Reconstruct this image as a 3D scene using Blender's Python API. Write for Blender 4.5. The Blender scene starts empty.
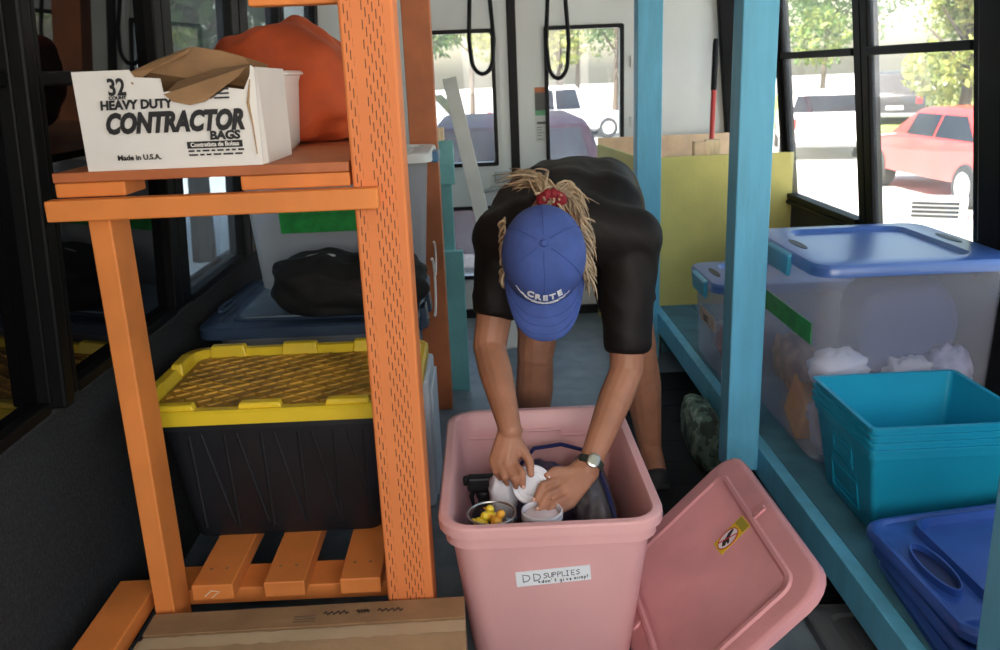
import bpy, bmesh, math, random
from mathutils import Vector, Matrix, noise
import numpy as np

S = bpy.context.scene
COL = S.collection
PI = math.pi
V = Vector

# ------------------------------------------------------------------ camera
cam = bpy.data.cameras.new('camera')
cam.lens = 31.18; cam.sensor_width = 36.0; cam.sensor_fit = 'HORIZONTAL'
cam.clip_start = 0.05; cam.clip_end = 400
cam.dof.use_dof = True; cam.dof.focus_distance = 1.95; cam.dof.aperture_fstop = 6.5
co = bpy.data.objects.new('camera', cam); COL.objects.link(co)
cr = V((0.99900, -0.02218, -0.03871)); cu = V((0.04335, 0.27831, 0.95951)); cb = -V((0.01051, 0.96023, -0.27900))
m = Matrix((( cr.x, cu.x, cb.x, 0), (cr.y, cu.y, cb.y, 0), (cr.z, cu.z, cb.z, 1.3), (0, 0, 0, 1)))
co.matrix_world = m
S.camera = co

# ------------------------------------------------------------------ view, world, sun, daylight portals
S.view_settings.view_transform = 'Standard'
S.view_settings.look = 'None'
S.view_settings.gamma = 1.0
S.view_settings.use_curve_mapping = False
S.view_settings.exposure = 0.52
S.cycles.use_denoising = True
S.cycles.max_bounces = 10; S.cycles.diffuse_bounces = 5; S.cycles.transparent_max_bounces = 16
S.cycles.sample_clamp_indirect = 8.0
S.cycles.caustics_reflective = False; S.cycles.caustics_refractive = False

W = bpy.data.worlds.new('sky'); S.world = W; W.use_nodes = True
wn = W.node_tree.nodes; wl = W.node_tree.links
bg = wn['Background']
sky = wn.new('ShaderNodeTexSky'); sky.sky_type = 'NISHITA'; sky.sun_disc = False
sky.sun_elevation = math.radians(48); sky.sun_rotation = math.radians(215); sky.air_density = 1.2; sky.dust_density = 2.5
tint = wn.new('ShaderNodeMixRGB'); tint.blend_type = 'MULTIPLY'; tint.inputs[0].default_value = 1; tint.inputs[2].default_value = (1.0, .90, .80, 1)
wl.new(sky.outputs[0], tint.inputs[1]); wl.new(tint.outputs[0], bg.inputs[0]); bg.inputs[1].default_value = 0.42

sun = bpy.data.lights.new('sun', 'SUN'); sun.energy = 14.0; sun.angle = math.radians(0.6); sun.color = (1, .95, .86)
so = bpy.data.objects.new('sun', sun); COL.objects.link(so)
so.rotation_euler = V((.55, .42, -.72)).to_track_quat('-Z', 'Y').to_euler()

def portal(loc, direction, sx, sy):
    l = bpy.data.lights.new('window_daylight', 'AREA'); l.shape = 'RECTANGLE'; l.size = sx; l.size_y = sy
    l.cycles.is_portal = True
    o = bpy.data.objects.new('window_daylight', l); COL.objects.link(o)
    o.location = loc; o.rotation_euler = V(direction).to_track_quat('-Z', 'Y').to_euler()
portal((1.44, 2.3, 1.2), (-1, 0, 0), 4.6, 1.1)
portal((0.25, 4.72, 1.1), (0, -1, 0), 1.7, 1.1)
portal((0.25, -1.05, 1.35), (0, 1, 0), 2.2, 1.2)

wsl = bpy.data.lights.new('windscreen_fill', 'AREA'); wsl.shape = 'RECTANGLE'; wsl.size = 1.5; wsl.size_y = .7; wsl.energy = 23; wsl.color = (1, .93, .86)  # added lamp behind the camera, brightens the rack and tote from the front
wso = bpy.data.objects.new('windscreen_fill', wsl); COL.objects.link(wso); wso.location = (.55, -1.0, 1.42)
wso.rotation_euler = V((-.12, 1, -.22)).to_track_quat('-Z', 'Y').to_euler()

# ------------------------------------------------------------------ materials
MATS = {}
def mat(name, col, rough=.5, metal=0, spec=.5, var=0, vscale=8, bump=0, bscale=60, trans=0, sub=0, alpha=1, coat=0, col2=None, stretch=None, detail=3):
    if name in MATS: return MATS[name]
    M = bpy.data.materials.new(name); M.use_nodes = True
    n = M.node_tree.nodes; l = M.node_tree.links; p = n['Principled BSDF']
    p.inputs['Base Color'].default_value = (*col, 1); p.inputs['Roughness'].default_value = rough
    p.inputs['Metallic'].default_value = metal; p.inputs['Specular IOR Level'].default_value = spec
    p.inputs['Transmission Weight'].default_value = trans; p.inputs['Alpha'].default_value = alpha
    if sub: p.inputs['Subsurface Weight'].default_value = sub; p.inputs['Subsurface Radius'].default_value = (.012, .005, .003)
    if coat: p.inputs['Coat Weight'].default_value = coat
    if var or bump or col2:
        tc = n.new('ShaderNodeTexCoord'); mp = n.new('ShaderNodeMapping'); l.new(tc.outputs['Object'], mp.inputs[0])
        if stretch: mp.inputs['Scale'].default_value = stretch
    if var or col2:
        t = n.new('ShaderNodeTexNoise'); t.inputs['Scale'].default_value = vscale; t.inputs['Detail'].default_value = detail
        l.new(mp.outputs[0], t.inputs[0])
        r = n.new('ShaderNodeValToRGB'); r.color_ramp.elements[0].position = .35; r.color_ramp.elements[1].position = .65
        a = col2 if col2 else tuple(max(0, c * (1 - var)) for c in col)
        b = col if col2 else tuple(min(1, c * (1 + var)) for c in col)
        r.color_ramp.elements[0].color = (*a, 1); r.color_ramp.elements[1].color = (*b, 1)
        l.new(t.outputs[0], r.inputs[0]); l.new(r.outputs[0], p.inputs['Base Color'])
    if bump:
        t2 = n.new('ShaderNodeTexNoise'); t2.inputs['Scale'].default_value = bscale; t2.inputs['Detail'].default_value = 4
        l.new(mp.outputs[0], t2.inputs[0])
        b = n.new('ShaderNodeBump'); b.inputs['Strength'].default_value = bump; b.inputs['Distance'].default_value = .01
        l.new(t2.outputs[0], b.inputs['Height']); l.new(b.outputs[0], p.inputs['Normal'])
    MATS[name] = M; return M

def glass_mat(name, tint=(1, 1, 1), dirt=.05, dirtcol=(.8, .85, .9)):
    M = bpy.data.materials.new(name); M.use_nodes = True; n = M.node_tree.nodes; l = M.node_tree.links
    n.clear()
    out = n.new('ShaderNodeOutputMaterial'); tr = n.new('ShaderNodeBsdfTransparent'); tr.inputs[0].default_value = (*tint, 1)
    gl = n.new('ShaderNodeBsdfGlossy'); gl.inputs['Roughness'].default_value = .03
    fr = n.new('ShaderNodeFresnel'); fr.inputs[0].default_value = 1.45
    ge = n.new('ShaderNodeNewGeometry'); iv = n.new('ShaderNodeMath'); iv.operation = 'SUBTRACT'; iv.inputs[0].default_value = 1; l.new(ge.outputs['Backfacing'], iv.inputs[1])
    fm = n.new('ShaderNodeMath'); fm.operation = 'MULTIPLY'; l.new(fr.outputs[0], fm.inputs[0]); l.new(iv.outputs[0], fm.inputs[1])
    mx = n.new('ShaderNodeMixShader'); l.new(fm.outputs[0], mx.inputs[0]); l.new(tr.outputs[0], mx.inputs[1]); l.new(gl.outputs[0], mx.inputs[2])
    tl = n.new('ShaderNodeBsdfTranslucent'); tl.inputs[0].default_value = (*dirtcol, 1)
    m2 = n.new('ShaderNodeMixShader'); l.new(mx.outputs[0], m2.inputs[1]); l.new(tl.outputs[0], m2.inputs[2])
    tc = n.new('ShaderNodeTexCoord'); t = n.new('ShaderNodeTexNoise'); t.inputs['Scale'].default_value = 5; t.inputs['Detail'].default_value = 5
    l.new(tc.outputs['Object'], t.inputs[0])
    mm = n.new('ShaderNodeMath'); mm.operation = 'MULTIPLY'; mm.inputs[1].default_value = dirt * 2; l.new(t.outputs[0], mm.inputs[0])
    l.new(mm.outputs[0], m2.inputs[0]); l.new(m2.outputs[0], out.inputs[0])
    return M

def clear_plastic(name, col, opac=.4, rough=.25, tint=(.95, .96, 1)):
    M = bpy.data.materials.new(name); M.use_nodes = True; n = M.node_tree.nodes; l = M.node_tree.links
    p = n['Principled BSDF']; out = n['Material Output']
    p.inputs['Base Color'].default_value = (*col, 1); p.inputs['Roughness'].default_value = rough
    tr = n.new('ShaderNodeBsdfTransparent'); tr.inputs[0].default_value = (*tint, 1)
    tl = n.new('ShaderNodeBsdfTranslucent'); tl.inputs[0].default_value = (*col, 1)
    a = n.new('ShaderNodeMixShader'); a.inputs[0].default_value = .5; l.new(p.outputs[0], a.inputs[1]); l.new(tl.outputs[0], a.inputs[2])
    b = n.new('ShaderNodeMixShader'); b.inputs[0].default_value = opac; l.new(tr.outputs[0], b.inputs[1]); l.new(a.outputs[0], b.inputs[2])
    l.new(b.outputs[0], out.inputs[0]); return M

def incised_mat():
    """orange treated timber: staggered rows of short knife slits running along the post"""
    M = bpy.data.materials.new('incised_orange_timber'); M.use_nodes = True; n = M.node_tree.nodes; l = M.node_tree.links
    p = n['Principled BSDF']; p.inputs['Roughness'].default_value = .62
    tc = n.new('ShaderNodeTexCoord'); sx = n.new('ShaderNodeSeparateXYZ'); l.new(tc.outputs['Object'], sx.inputs[0])
    def mth(op, a, b=None):
        k = n.new('ShaderNodeMath'); k.operation = op
        for i, q in enumerate((a, b)):
            if q is None: continue
            if isinstance(q, (int, float)): k.inputs[i].default_value = q
            else: l.new(q, k.inputs[i])
        return k.outputs[0]
    u = mth('DIVIDE', mth('ADD', sx.outputs[0], .2), .0062)
    ci = mth('FLOOR', u); cf = mth('FRACT', u)
    st = mth('MULTIPLY', mth('FRACT', mth('MULTIPLY', ci, .37)), 1.0)
    v = mth('ADD', mth('DIVIDE', sx.outputs[2], .0325), st)
    vf = mth('FRACT', v)
    sl = mth('MULTIPLY', mth('LESS_THAN', cf, .27), mth('LESS_THAN', vf, .5))
    x = sx.outputs[0]
    g1 = mth('MULTIPLY', mth('GREATER_THAN', x, -.043), mth('LESS_THAN', x, -.026))
    g2 = mth('MULTIPLY', mth('GREATER_THAN', x, -.009), mth('LESS_THAN', x, .030))
    k = mth('MULTIPLY', sl, mth('ADD', g1, g2))
    ns = n.new('ShaderNodeTexNoise'); ns.inputs['Scale'].default_value = 6; l.new(tc.outputs['Object'], ns.inputs[0])
    r = n.new('ShaderNodeValToRGB'); r.color_ramp.elements[0].color = (.66, .185, .048, 1); r.color_ramp.elements[1].color = (.82, .245, .072, 1)
    l.new(ns.outputs[0], r.inputs[0])
    mx = n.new('ShaderNodeMixRGB'); l.new(k, mx.inputs[0]); l.new(r.outputs[0], mx.inputs[1]); mx.inputs[2].default_value = (.06, .015, .004, 1)
    l.new(mx.outputs[0], p.inputs['Base Color'])
    b = n.new('ShaderNodeBump'); b.invert = True; b.inputs['Strength'].default_value = .4; b.inputs['Distance'].default_value = .002
    l.new(k, b.inputs['Height']); l.new(b.outputs[0], p.inputs['Normal'])
    return M

def stripes_mat(name, c1, c2, scale, axis='Z', rough=.6, thr=.5):
    M = bpy.data.materials.new(name); M.use_nodes = True; n = M.node_tree.nodes; l = M.node_tree.links
    p = n['Principled BSDF']; p.inputs['Roughness'].default_value = rough
    tc = n.new('ShaderNodeTexCoord'); w = n.new('ShaderNodeTexWave'); w.bands_direction = axis; w.inputs['Scale'].default_value = scale
    w.inputs['Distortion'].default_value = 1.5; l.new(tc.outputs['Object'], w.inputs[0])
    r = n.new('ShaderNodeValToRGB'); r.color_ramp.elements[0].color = (*c1, 1); r.color_ramp.elements[1].color = (*c2, 1)
    r.color_ramp.elements[0].position = thr - .1; r.color_ramp.elements[1].position = thr + .1
    l.new(w.outputs[0], r.inputs[0]); l.new(r.outputs[0], p.inputs['Base Color']); return M

def camo_mat():
    M = bpy.data.materials.new('camouflage_cloth'); M.use_nodes = True; n = M.node_tree.nodes; l = M.node_tree.links
    p = n['Principled BSDF']; p.inputs['Roughness'].default_value = .7
    tc = n.new('ShaderNodeTexCoord'); t = n.new('ShaderNodeTexNoise'); t.inputs['Scale'].default_value = 14; t.inputs['Detail'].default_value = 2
    l.new(tc.outputs['Object'], t.inputs[0]); r = n.new('ShaderNodeValToRGB'); r.color_ramp.interpolation = 'CONSTANT'
    cs = [(0, (.03, .05, .035)), (.42, (.10, .17, .13)), (.52, (.24, .33, .27)), (.6, (.06, .10, .08)), (.7, (.35, .40, .33))]
    r.color_ramp.elements[0].color = (*cs[0][1], 1); r.color_ramp.elements[1].position = cs[1][0]; r.color_ramp.elements[1].color = (*cs[1][1], 1)
    for q, c in cs[2:]:
        e = r.color_ramp.elements.new(q); e.color = (*c, 1)
    l.new(t.outputs[0], r.inputs[0]); l.new(r.outputs[0], p.inputs['Base Color']); return M

ORANGE = mat('orange_painted_wood', (.74, .23, .05), .6, var=.10, vscale=6, bump=.1, bscale=30)
ORANGE_PLY = mat('orange_stained_plywood', (.46, .135, .045), .55, var=.15, vscale=6, bump=.1, bscale=40)
INCISED = incised_mat()
BLUE = mat('light_blue_painted_wood', (.12, .44, .64), .5, var=.08, vscale=5, bump=.12, bscale=25, stretch=(5, 5, .8))
BLUE_DECK = mat('shaded_blue_deck', (.055, .17, .23), .6, var=.2, vscale=10, bump=.15)  # darker than the rail blue: shade on the planks put into the colour
TEAL_WOOD = mat('teal_painted_wood', (.16, .46, .48), .55, var=.1, vscale=6, bump=.2)
YELLOW_PLY = mat('yellow_painted_plywood', (.62, .55, .16), .6, var=.10, vscale=4, bump=.1)
RAW_PLY = mat('bare_plywood', (.80, .58, .38), .65, var=.1, vscale=12, bump=.1)
PINE = mat('pine', (.78, .60, .38), .6, var=.15, vscale=14, stretch=(6, 6, 1))
WHITE_PAINT = mat('white_painted_steel', (.74, .77, .76), .4, var=.03, vscale=3, bump=.05)
WHITE_WOOD = mat('white_painted_board', (.72, .72, .68), .5, var=.06)
BLACK_TRIM = mat('black_rubber_trim', (.008, .008, .009), .5, spec=.25)
BLACK_FRAME = mat('black_enamel_frame', (.005, .005, .0055), .5, spec=.12)
BLACK_GLASS = mat('blacked_out_glass', (.003, .003, .004), .02, spec=.5)
CARPET = mat('charcoal_wall_carpet', (.020, .022, .025), .95, var=.45, vscale=160, bump=.6, bscale=250)
FLOORM = mat('grey_blue_ribbed_vinyl', (.16, .20, .23), .45, var=.18, vscale=9, bump=.1, bscale=120)
CEIL = mat('ceiling_enamel', (.72, .70, .62), .5)
BLACK_WALL = mat('black_lower_wall', (.018, .018, .02), .6, var=.2, vscale=12)
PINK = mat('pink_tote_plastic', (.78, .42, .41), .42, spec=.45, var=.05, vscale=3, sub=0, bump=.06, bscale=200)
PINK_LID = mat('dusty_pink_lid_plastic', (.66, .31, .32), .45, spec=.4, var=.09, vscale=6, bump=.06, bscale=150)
WHITE_LBL = mat('white_paper', (.82, .84, .86), .6)
INK = mat('black_ink', (.012, .012, .014), .6)
YELLOW_LID = mat('yellow_plastic', (.84, .60, .03), .4, var=.06, vscale=5)
YELLOW_SHADE = mat('shaded_yellow_plastic', (.50, .27, .03), .5, var=.35, vscale=9, bump=.1)  # browner yellow paints in the shade over the recessed lid centre
BLACK_TOTE = mat('black_tote_plastic', (.012, .014, .018), .48, var=.2, vscale=8, bump=.05)
NAVY = mat('navy_lid_plastic', (.026, .048, .088), .42, var=.15, vscale=6)
NAVY_DUST = mat('dusty_navy_plastic', (.10, .14, .18), .5, var=.25, vscale=9)
ROYAL = mat('royal_blue_plastic', (.028, .085, .34), .3, spec=.5, var=.12, vscale=9)
ROYAL2 = mat('royal_blue_plastic_dark', (.025, .06, .25), .3, spec=.5, var=.1)
LIDBLUE = mat('bright_blue_lid_plastic', (.055, .14, .42), .30, spec=.8)
CLIPBLUE = mat('teal_blue_clip', (.05, .34, .52), .35)
TEALCRATE = mat('turquoise_crate_plastic', (.012, .34, .52), .33, var=.06, vscale=4)
CLEAR = clear_plastic('clear_tote_plastic', (.88, .88, .92), .21, .2)
CLEAR_DIM = clear_plastic('milky_tote_plastic', (.70, .72, .74), .45, .3)
GREYLID = clear_plastic('grey_clear_lid', (.26, .28, .30), .9, .3)
GREEN = mat('green_tape', (.02, .30, .06), .45, var=.2, vscale=30)
KRAFT = mat('kraft_cardboard', (.38, .245, .13), .8, var=.12, vscale=10, bump=.12, bscale=90)
KRAFT_DK = mat('brown_cardboard', (.30, .17, .08), .8, var=.15, vscale=10, bump=.15)
TAPE = mat('pale_packing_tape', (.50, .37, .23), .45, var=.08)
BOXWHITE = mat('white_printed_cardboard', (.78, .75, .72), .65, var=.04, vscale=6, bump=.05)
SACK = mat('orange_sack_cloth', (.44, .068, .015), .75, var=.25, vscale=7, bump=.35, bscale=12)
BLACKCLOTH = mat('black_cloth', (.008, .008, .009), .8, bump=.3, bscale=30)
SHIRT = mat('black_brown_jersey', (.009, .0065, .006), .6, spec=.22, var=.15, vscale=5, bump=.22, bscale=9)
SHORTS = mat('black_shorts_cloth', (.012, .012, .014), .7)
SKIN = mat('tanned_skin', (.40, .18, .105), .5, spec=.35, var=.10, vscale=18, bump=.08, bscale=220, sub=.08)
HAIR = mat('dark_blond_hair', (.34, .25, .16), .5, var=.35, vscale=40)
CAPBLUE = mat('blue_cotton_cap', (.045, .085, .30), .8, var=.10, vscale=25, bump=.12, bscale=300)
SCRUNCH = mat('red_scrunchie_cloth', (.24, .008, .018), .7, bump=.3, bscale=80)
EMBROID = mat('white_embroidery', (.78, .80, .85), .6)
STEEL = mat('brushed_steel', (.40, .39, .35), .32, metal=1)
WATCHFACE = mat('pale_watch_face', (.36, .38, .30), .4)
STRAPGREEN = mat('dark_olive_strap', (.03, .04, .03), .5)
REDSTICK = mat('red_painted_handle', (.50, .03, .03), .35)
WHITEPL = mat('white_plastic', (.80, .80, .86), .35)
SHOE = mat('black_shoe', (.018, .018, .02), .7)

# ------------------------------------------------------------------ mesh helpers
class B:
    """collects vertices and faces of ONE mesh"""
    def __init__(s): s.v = []; s.f = []; s.mi = []; s.m = 0; s.T = Matrix()
    def add(s, vs, fs):
        o = len(s.v); s.v += [s.T @ V(p) for p in vs]; s.f += [tuple(i + o for i in f) for f in fs]; s.mi += [s.m] * len(fs); return s
    def box(s, x0, x1, y0, y1, z0, z1, M=None):
        vs = [V((x, y, z)) for x in (x0, x1) for y in (y0, y1) for z in (z0, z1)]
        if M: vs = [M @ p for p in vs]
        return s.add(vs, [(0, 1, 3, 2), (4, 6, 7, 5), (0, 4, 5, 1), (2, 3, 7, 6), (0, 2, 6, 4), (1, 5, 7, 3)])
    def hexa(s, p):     # 8 points: bottom 4 ccw, top 4 ccw
        return s.add(p, [(3, 2, 1, 0), (4, 5, 6, 7), (0, 1, 5, 4), (1, 2, 6, 5), (2, 3, 7, 6), (3, 0, 4, 7)])
    def loft(s, rings, c0=True, c1=True, closed=False):
        n = len(rings[0]); vs = [p for r in rings for p in r]; fs = []
        for i in range(len(rings) - 1 + (1 if closed else 0)):
            a = i * n; b = ((i + 1) % len(rings)) * n
            for j in range(n):
                k = (j + 1) % n; fs.append((a + j, a + k, b + k, b + j))
        if not closed:
            if c0: fs.append(tuple(reversed(range(n))))
            if c1: fs.append(tuple(range((len(rings) - 1) * n, len(rings) * n)))
        return s.add(vs, fs)
    def lathe(s, prof, c=(0, 0, 0), n=24, M=None, c0=True, c1=True):
        rings = []
        for r, z in prof:
            ring = [V((r * math.cos(2 * PI * k / n), r * math.sin(2 * PI * k / n), z)) for k in range(n)]
            if M: ring = [M @ p for p in ring]
            rings.append([p + V(c) for p in ring])
        return s.loft(rings, c0, c1)
    def tube(s, pts, r, n=8, caps=True, flat=None):
        pts = [V(p) for p in pts]; rings = []
        rs = r if isinstance(r, (list, tuple)) else [r] * len(pts)
        up = V((0, 0, 1))
        t0 = (pts[1] - pts[0]).normalized()
        if abs(t0.dot(up)) > .9: up = V((1, 0, 0))
        x = t0.cross(up).normalized()
        for i, p in enumerate(pts):
            t = (pts[min(i + 1, len(pts) - 1)] - pts[max(i - 1, 0)])
            t = t.normalized() if t.length > 1e-9 else t0
            x = (x - t * x.dot(t)).normalized(); y = t.cross(x)
            rings.append([p + (x * math.cos(2 * PI * k / n) + y * math.sin(2 * PI * k / n) * (flat or 1)) * rs[i] for k in range(n)])
        return s.loft(rings, caps, caps)
    def prism(s, poly, h, M=None):      # poly in local xy, extruded from z=0 to z=h
        n = len(poly); vs = [V((x, y, 0)) for x, y in poly] + [V((x, y, h)) for x, y in poly]
        if M: vs = [M @ p for p in vs]
        return s.add(vs, [tuple(reversed(range(n))), tuple(range(n, 2 * n))] + [(i, (i + 1) % n, n + (i + 1) % n, n + i) for i in range(n)])
    def caps(s, a, b, ra, rb, n=14, sx=1, sy=1, xdir=None, rounded=True):   # tapered capsule, optional elliptical section
        a = V(a); b = V(b); t = (b - a).normalized()
        x = V(xdir) if xdir is not None else (V((1, 0, 0)) if abs(t.x) < .8 else V((0, 1, 0)))
        x = (x - t * x.dot(t)).normalized(); y = t.cross(x)
        rings = []
        def ring(c, r): rings.append([c + (x * math.cos(2 * PI * k / n) * sx + y * math.sin(2 * PI * k / n) * sy) * r for k in range(n)])
        if rounded:
            for q in (80, 60, 40, 20): ring(a - t * ra * math.sin(math.radians(q)), ra * math.cos(math.radians(q)))
        ring(a, ra)
        for q in (.33, .66): ring(a.lerp(b, q), ra + (rb - ra) * q)
        ring(b, rb)
        if rounded:
            for q in (20, 40, 60, 80): ring(b + t * rb * math.sin(math.radians(q)), rb * math.cos(math.radians(q)))
        return s.loft(rings)
    def ell(s, c, r, M=None, n=20, m=12):
        rings = []
        for i in range(1, m):
            a = PI * i / m
            ring = [V((r[0] * math.sin(a) * math.cos(2 * PI * k / n), r[1] * math.sin(a) * math.sin(2 * PI * k / n), -r[2] * math.cos(a))) for k in range(n)]
            if M: ring = [M @ p for p in ring]
            rings.append([p + V(c) for p in ring])
        return s.loft(rings)

ORG = {}
def obj(name, b, mats, parent=None, origin=None, bevel=0, smooth=False, seg=2, sub=0):
    if origin is None:
        origin = ORG[parent.name] if parent else V((0, 0, 0))
    origin = V(origin)
    me = bpy.data.meshes.new(name)
    me.from_pydata([p - origin for p in b.v], [], b.f)
    if not isinstance(mats, (list, tuple)): mats = [mats]
    for q in mats: me.materials.append(q)
    if len(mats) > 1:
        for p, i in zip(me.polygons, b.mi): p.material_index = min(i, len(mats) - 1)
    bm = bmesh.new(); bm.from_mesh(me); bmesh.ops.recalc_face_normals(bm, faces=bm.faces); bm.to_mesh(me); bm.free()
    o = bpy.data.objects.new(name, me); COL.objects.link(o)
    o.location = origin - (ORG[parent.name] if parent else V((0, 0, 0)))
    if parent: o.parent = parent
    ORG[o.name] = origin
    if bevel:
        md = o.modifiers.new('bevel', 'BEVEL'); md.width = bevel; md.segments = seg; md.limit_method = 'ANGLE'; md.angle_limit = math.radians(40)
    if sub:
        md = o.modifiers.new('sub', 'SUBSURF'); md.levels = sub; md.render_levels = sub
    if smooth:
        for p in me.polygons: p.use_smooth = True
        if smooth != 'all':
            try: me.set_sharp_from_angle(angle=math.radians(38))
            except Exception: pass
    return o
def thing(name, label, cat, loc=(0, 0, 0), group=None):
    o = bpy.data.objects.new(name, None); o.empty_display_size = .05; COL.objects.link(o); o.location = loc
    ORG[o.name] = V(loc); o['label'] = label; o['category'] = cat
    if group: o['group'] = group
    return o
def tag(o, label, cat, group=None, kind=None):
    o['label'] = label; o['category'] = cat
    if group: o['group'] = group
    if kind: o['kind'] = kind
    return o
def struct(o, label=None):
    o['kind'] = 'structure'
    if label: o['label'] = label
    return o
def frame(o, x, y):      # matrix with origin o, axes x, y
    x = V(x).normalized(); y = V(y); z = x.cross(y).normalized(); y = z.cross(x)
    return Matrix(((x.x, y.x, z.x, o[0]), (x.y, y.y, z.y, o[1]), (x.z, y.z, z.z, o[2]), (0, 0, 0, 1)))
def text(name, s, size, o, x, y, m, parent, shear=0, bold=0, width=None, align='LEFT', ext=.0004, ysc=1):
    c = bpy.data.curves.new(name, 'FONT'); c.body = s; c.size = size; c.shear = shear; c.offset = bold; c.extrude = ext; c.align_x = align
    c.materials.append(m); c.resolution_u = 3
    ob = bpy.data.objects.new(name, c); COL.objects.link(ob)
    F = frame(o, x, y)
    sx = 1.0
    if width:
        bpy.context.view_layer.update()
        if ob.dimensions.x > 0: sx = width / ob.dimensions.x
    F = F @ Matrix.Diagonal((sx, ysc, 1, 1))
    bpy.context.view_layer.update()
    me = bpy.data.meshes.new_from_object(ob.evaluated_get(bpy.context.evaluated_depsgraph_get()))
    bpy.data.objects.remove(ob)
    ob = bpy.data.objects.new(name, me); COL.objects.link(ob)
    me.transform(Matrix.Translation(-V(o)) @ F)
    ob.location = V(o) - (ORG[parent.name] if parent else V((0, 0, 0))); ORG[ob.name] = V(o)
    if parent: ob.parent = parent
    return ob
def rr(hx, hy, r, z, cx=0, cy=0, n=5):
    r = max(min(r, hx - 1e-4, hy - 1e-4), 1e-4); out = []
    for (sx, sy, a0) in ((1, 1, 0), (-1, 1, 90), (-1, -1, 180), (1, -1, 270)):
        for k in range(n + 1):
            a = math.radians(a0 + 90 * k / n)
            out.append(V((cx + sx * (hx - r) + r * math.cos(a), cy + sy * (hy - r) + r * math.sin(a), z)))
    return out
def tote_shell(b, hx0, hy0, hx1, hy1, h, r=.05, t=.006, rim=.014, rimh=.02, lipped=True):
    R = [rr(hx0 - .012, hy0 - .012, r * .8, 0), rr(hx0, hy0, r, .014), rr(hx0 + (hx1 - hx0) * .86, hy0 + (hy1 - hy0) * .86, r, h * .86)]
    if lipped: R += [rr(hx1 + rim * .35, hy1 + rim * .35, r + .006, h * .875)]
    R += [rr(hx1 + rim * .35, hy1 + rim * .35, r + .006, h - rimh * 1.2), rr(hx1 + rim, hy1 + rim, r + rim, h - rimh), rr(hx1 + rim, hy1 + rim, r + rim, h - .004), rr(hx1 + rim - .004, hy1 + rim - .004, r + rim, h),
          rr(hx1, hy1, r, h), rr(hx1 - t, hy1 - t, r, h - .006)]
    R += [rr(hx0 + (hx1 - hx0) * .86 - t, hy0 + (hy1 - hy0) * .86 - t, r, h * .86), rr(hx0 - t, hy0 - t, r * .9, .02), rr(hx0 - t - .02, hy0 - t - .02, r * .8, t)]
    return b.loft(R)
def lid_shell(b, hx, hy, r=.05, skirt=.03, border=.05, groove=.012, panel=.004, z0=0):
    R = [rr(hx - .06, hy - .06, r, z0 - .006), rr(hx - .006, hy - .006, r, z0 - .006), rr(hx - .006, hy - .006, r, z0 - skirt), rr(hx, hy, r, z0 - skirt), rr(hx, hy, r, z0 - .006),
         rr(hx - .006, hy - .006, r, z0), rr(hx - border, hy - border, r * .8, z0 + .002), rr(hx - border - .008, hy - border - .008, r * .8, z0 - groove), rr(hx - border - .03, hy - border - .03, r * .7, z0 - groove),
         rr(hx - border - .036, hy - border - .036, r * .7, z0 + panel)]
    return b.loft(R)
def copy_tree(o, parent=None):
    c = o.copy(); COL.objects.link(c)
    if parent: c.parent = parent
    for ch in list(o.children): copy_tree(ch, c)
    return c
rnd = random.Random(7)
def blob(b, c, r, amp=.2, fr=3., seed=0, n=28, m=18, power=2.0, M=None):
    """lumpy superellipsoid"""
    rings = []
    e = 2.0 / power
    f = lambda x: math.copysign(abs(x) ** e, x)
    for i in range(1, m):
        a = -PI / 2 + PI * i / m
        ring = []
        for k in range(n):
            t = 2 * PI * k / n
            d = V((f(math.cos(a)) * f(math.cos(t)), f(math.cos(a)) * f(math.sin(t)), f(math.sin(a))))
            q = 1 + amp * noise.noise(d * fr + V((seed * 7.3, seed * 3.1, seed))) + amp * .4 * noise.noise(d * fr * 2.7 + V((seed, 4, 9)))
            p = V((d.x * r[0], d.y * r[1], d.z * r[2])) * q
            if M: p = M @ p
            ring.append(V(c) + p)
        rings.append(ring)
    return b.loft(rings)

# ================================================================== SETTING: the bus
LX = lambda z: -.90 + .066 * (z - .7)      # walls lean in towards the roof
RX = lambda z: 1.425 - .11 * (z - .7)
YB, YR, ZC = -1.05, 4.66, 1.86
struct(obj('floor', B().box(-.95, 1.5, YB, YR + .02, -.06, 0), FLOORM))
b = B()
prev = None
rings = []
for k in range(13):
    a = PI * k / 12; x = .25 - 1.10 * math.cos(a) * 1.0; z = 1.72 + .22 * math.sin(a)
    rings.append([V((x, YB, z)), V((x, YR + .04, z)), V((x, YR + .04, z + .05)), V((x, YB, z + .05))])
b.loft(rings)
struct(obj('ceiling', b, CEIL))
# left wall: carpeted lower panel, sill
b = B(); b.hexa([(-.98, YB, 0), (-.905, YB, 0), (-.905, YR, 0), (-.98, YR, 0), (-.98, YB, .70), (-.90, YB, .70), (-.90, YR, .70), (-.98, YR, .70)])
struct(obj('wall_left', b, CARPET))
b = B(); b.hexa([(1.42, YB, 0), (1.50, YB, 0), (1.50, YR, 0), (1.42, YR, 0), (1.425, YB, .69), (1.50, YB, .69), (1.50, YR, .69), (1.425, YR, .69)])
struct(obj('wall_right', b, BLACK_WALL))

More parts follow.
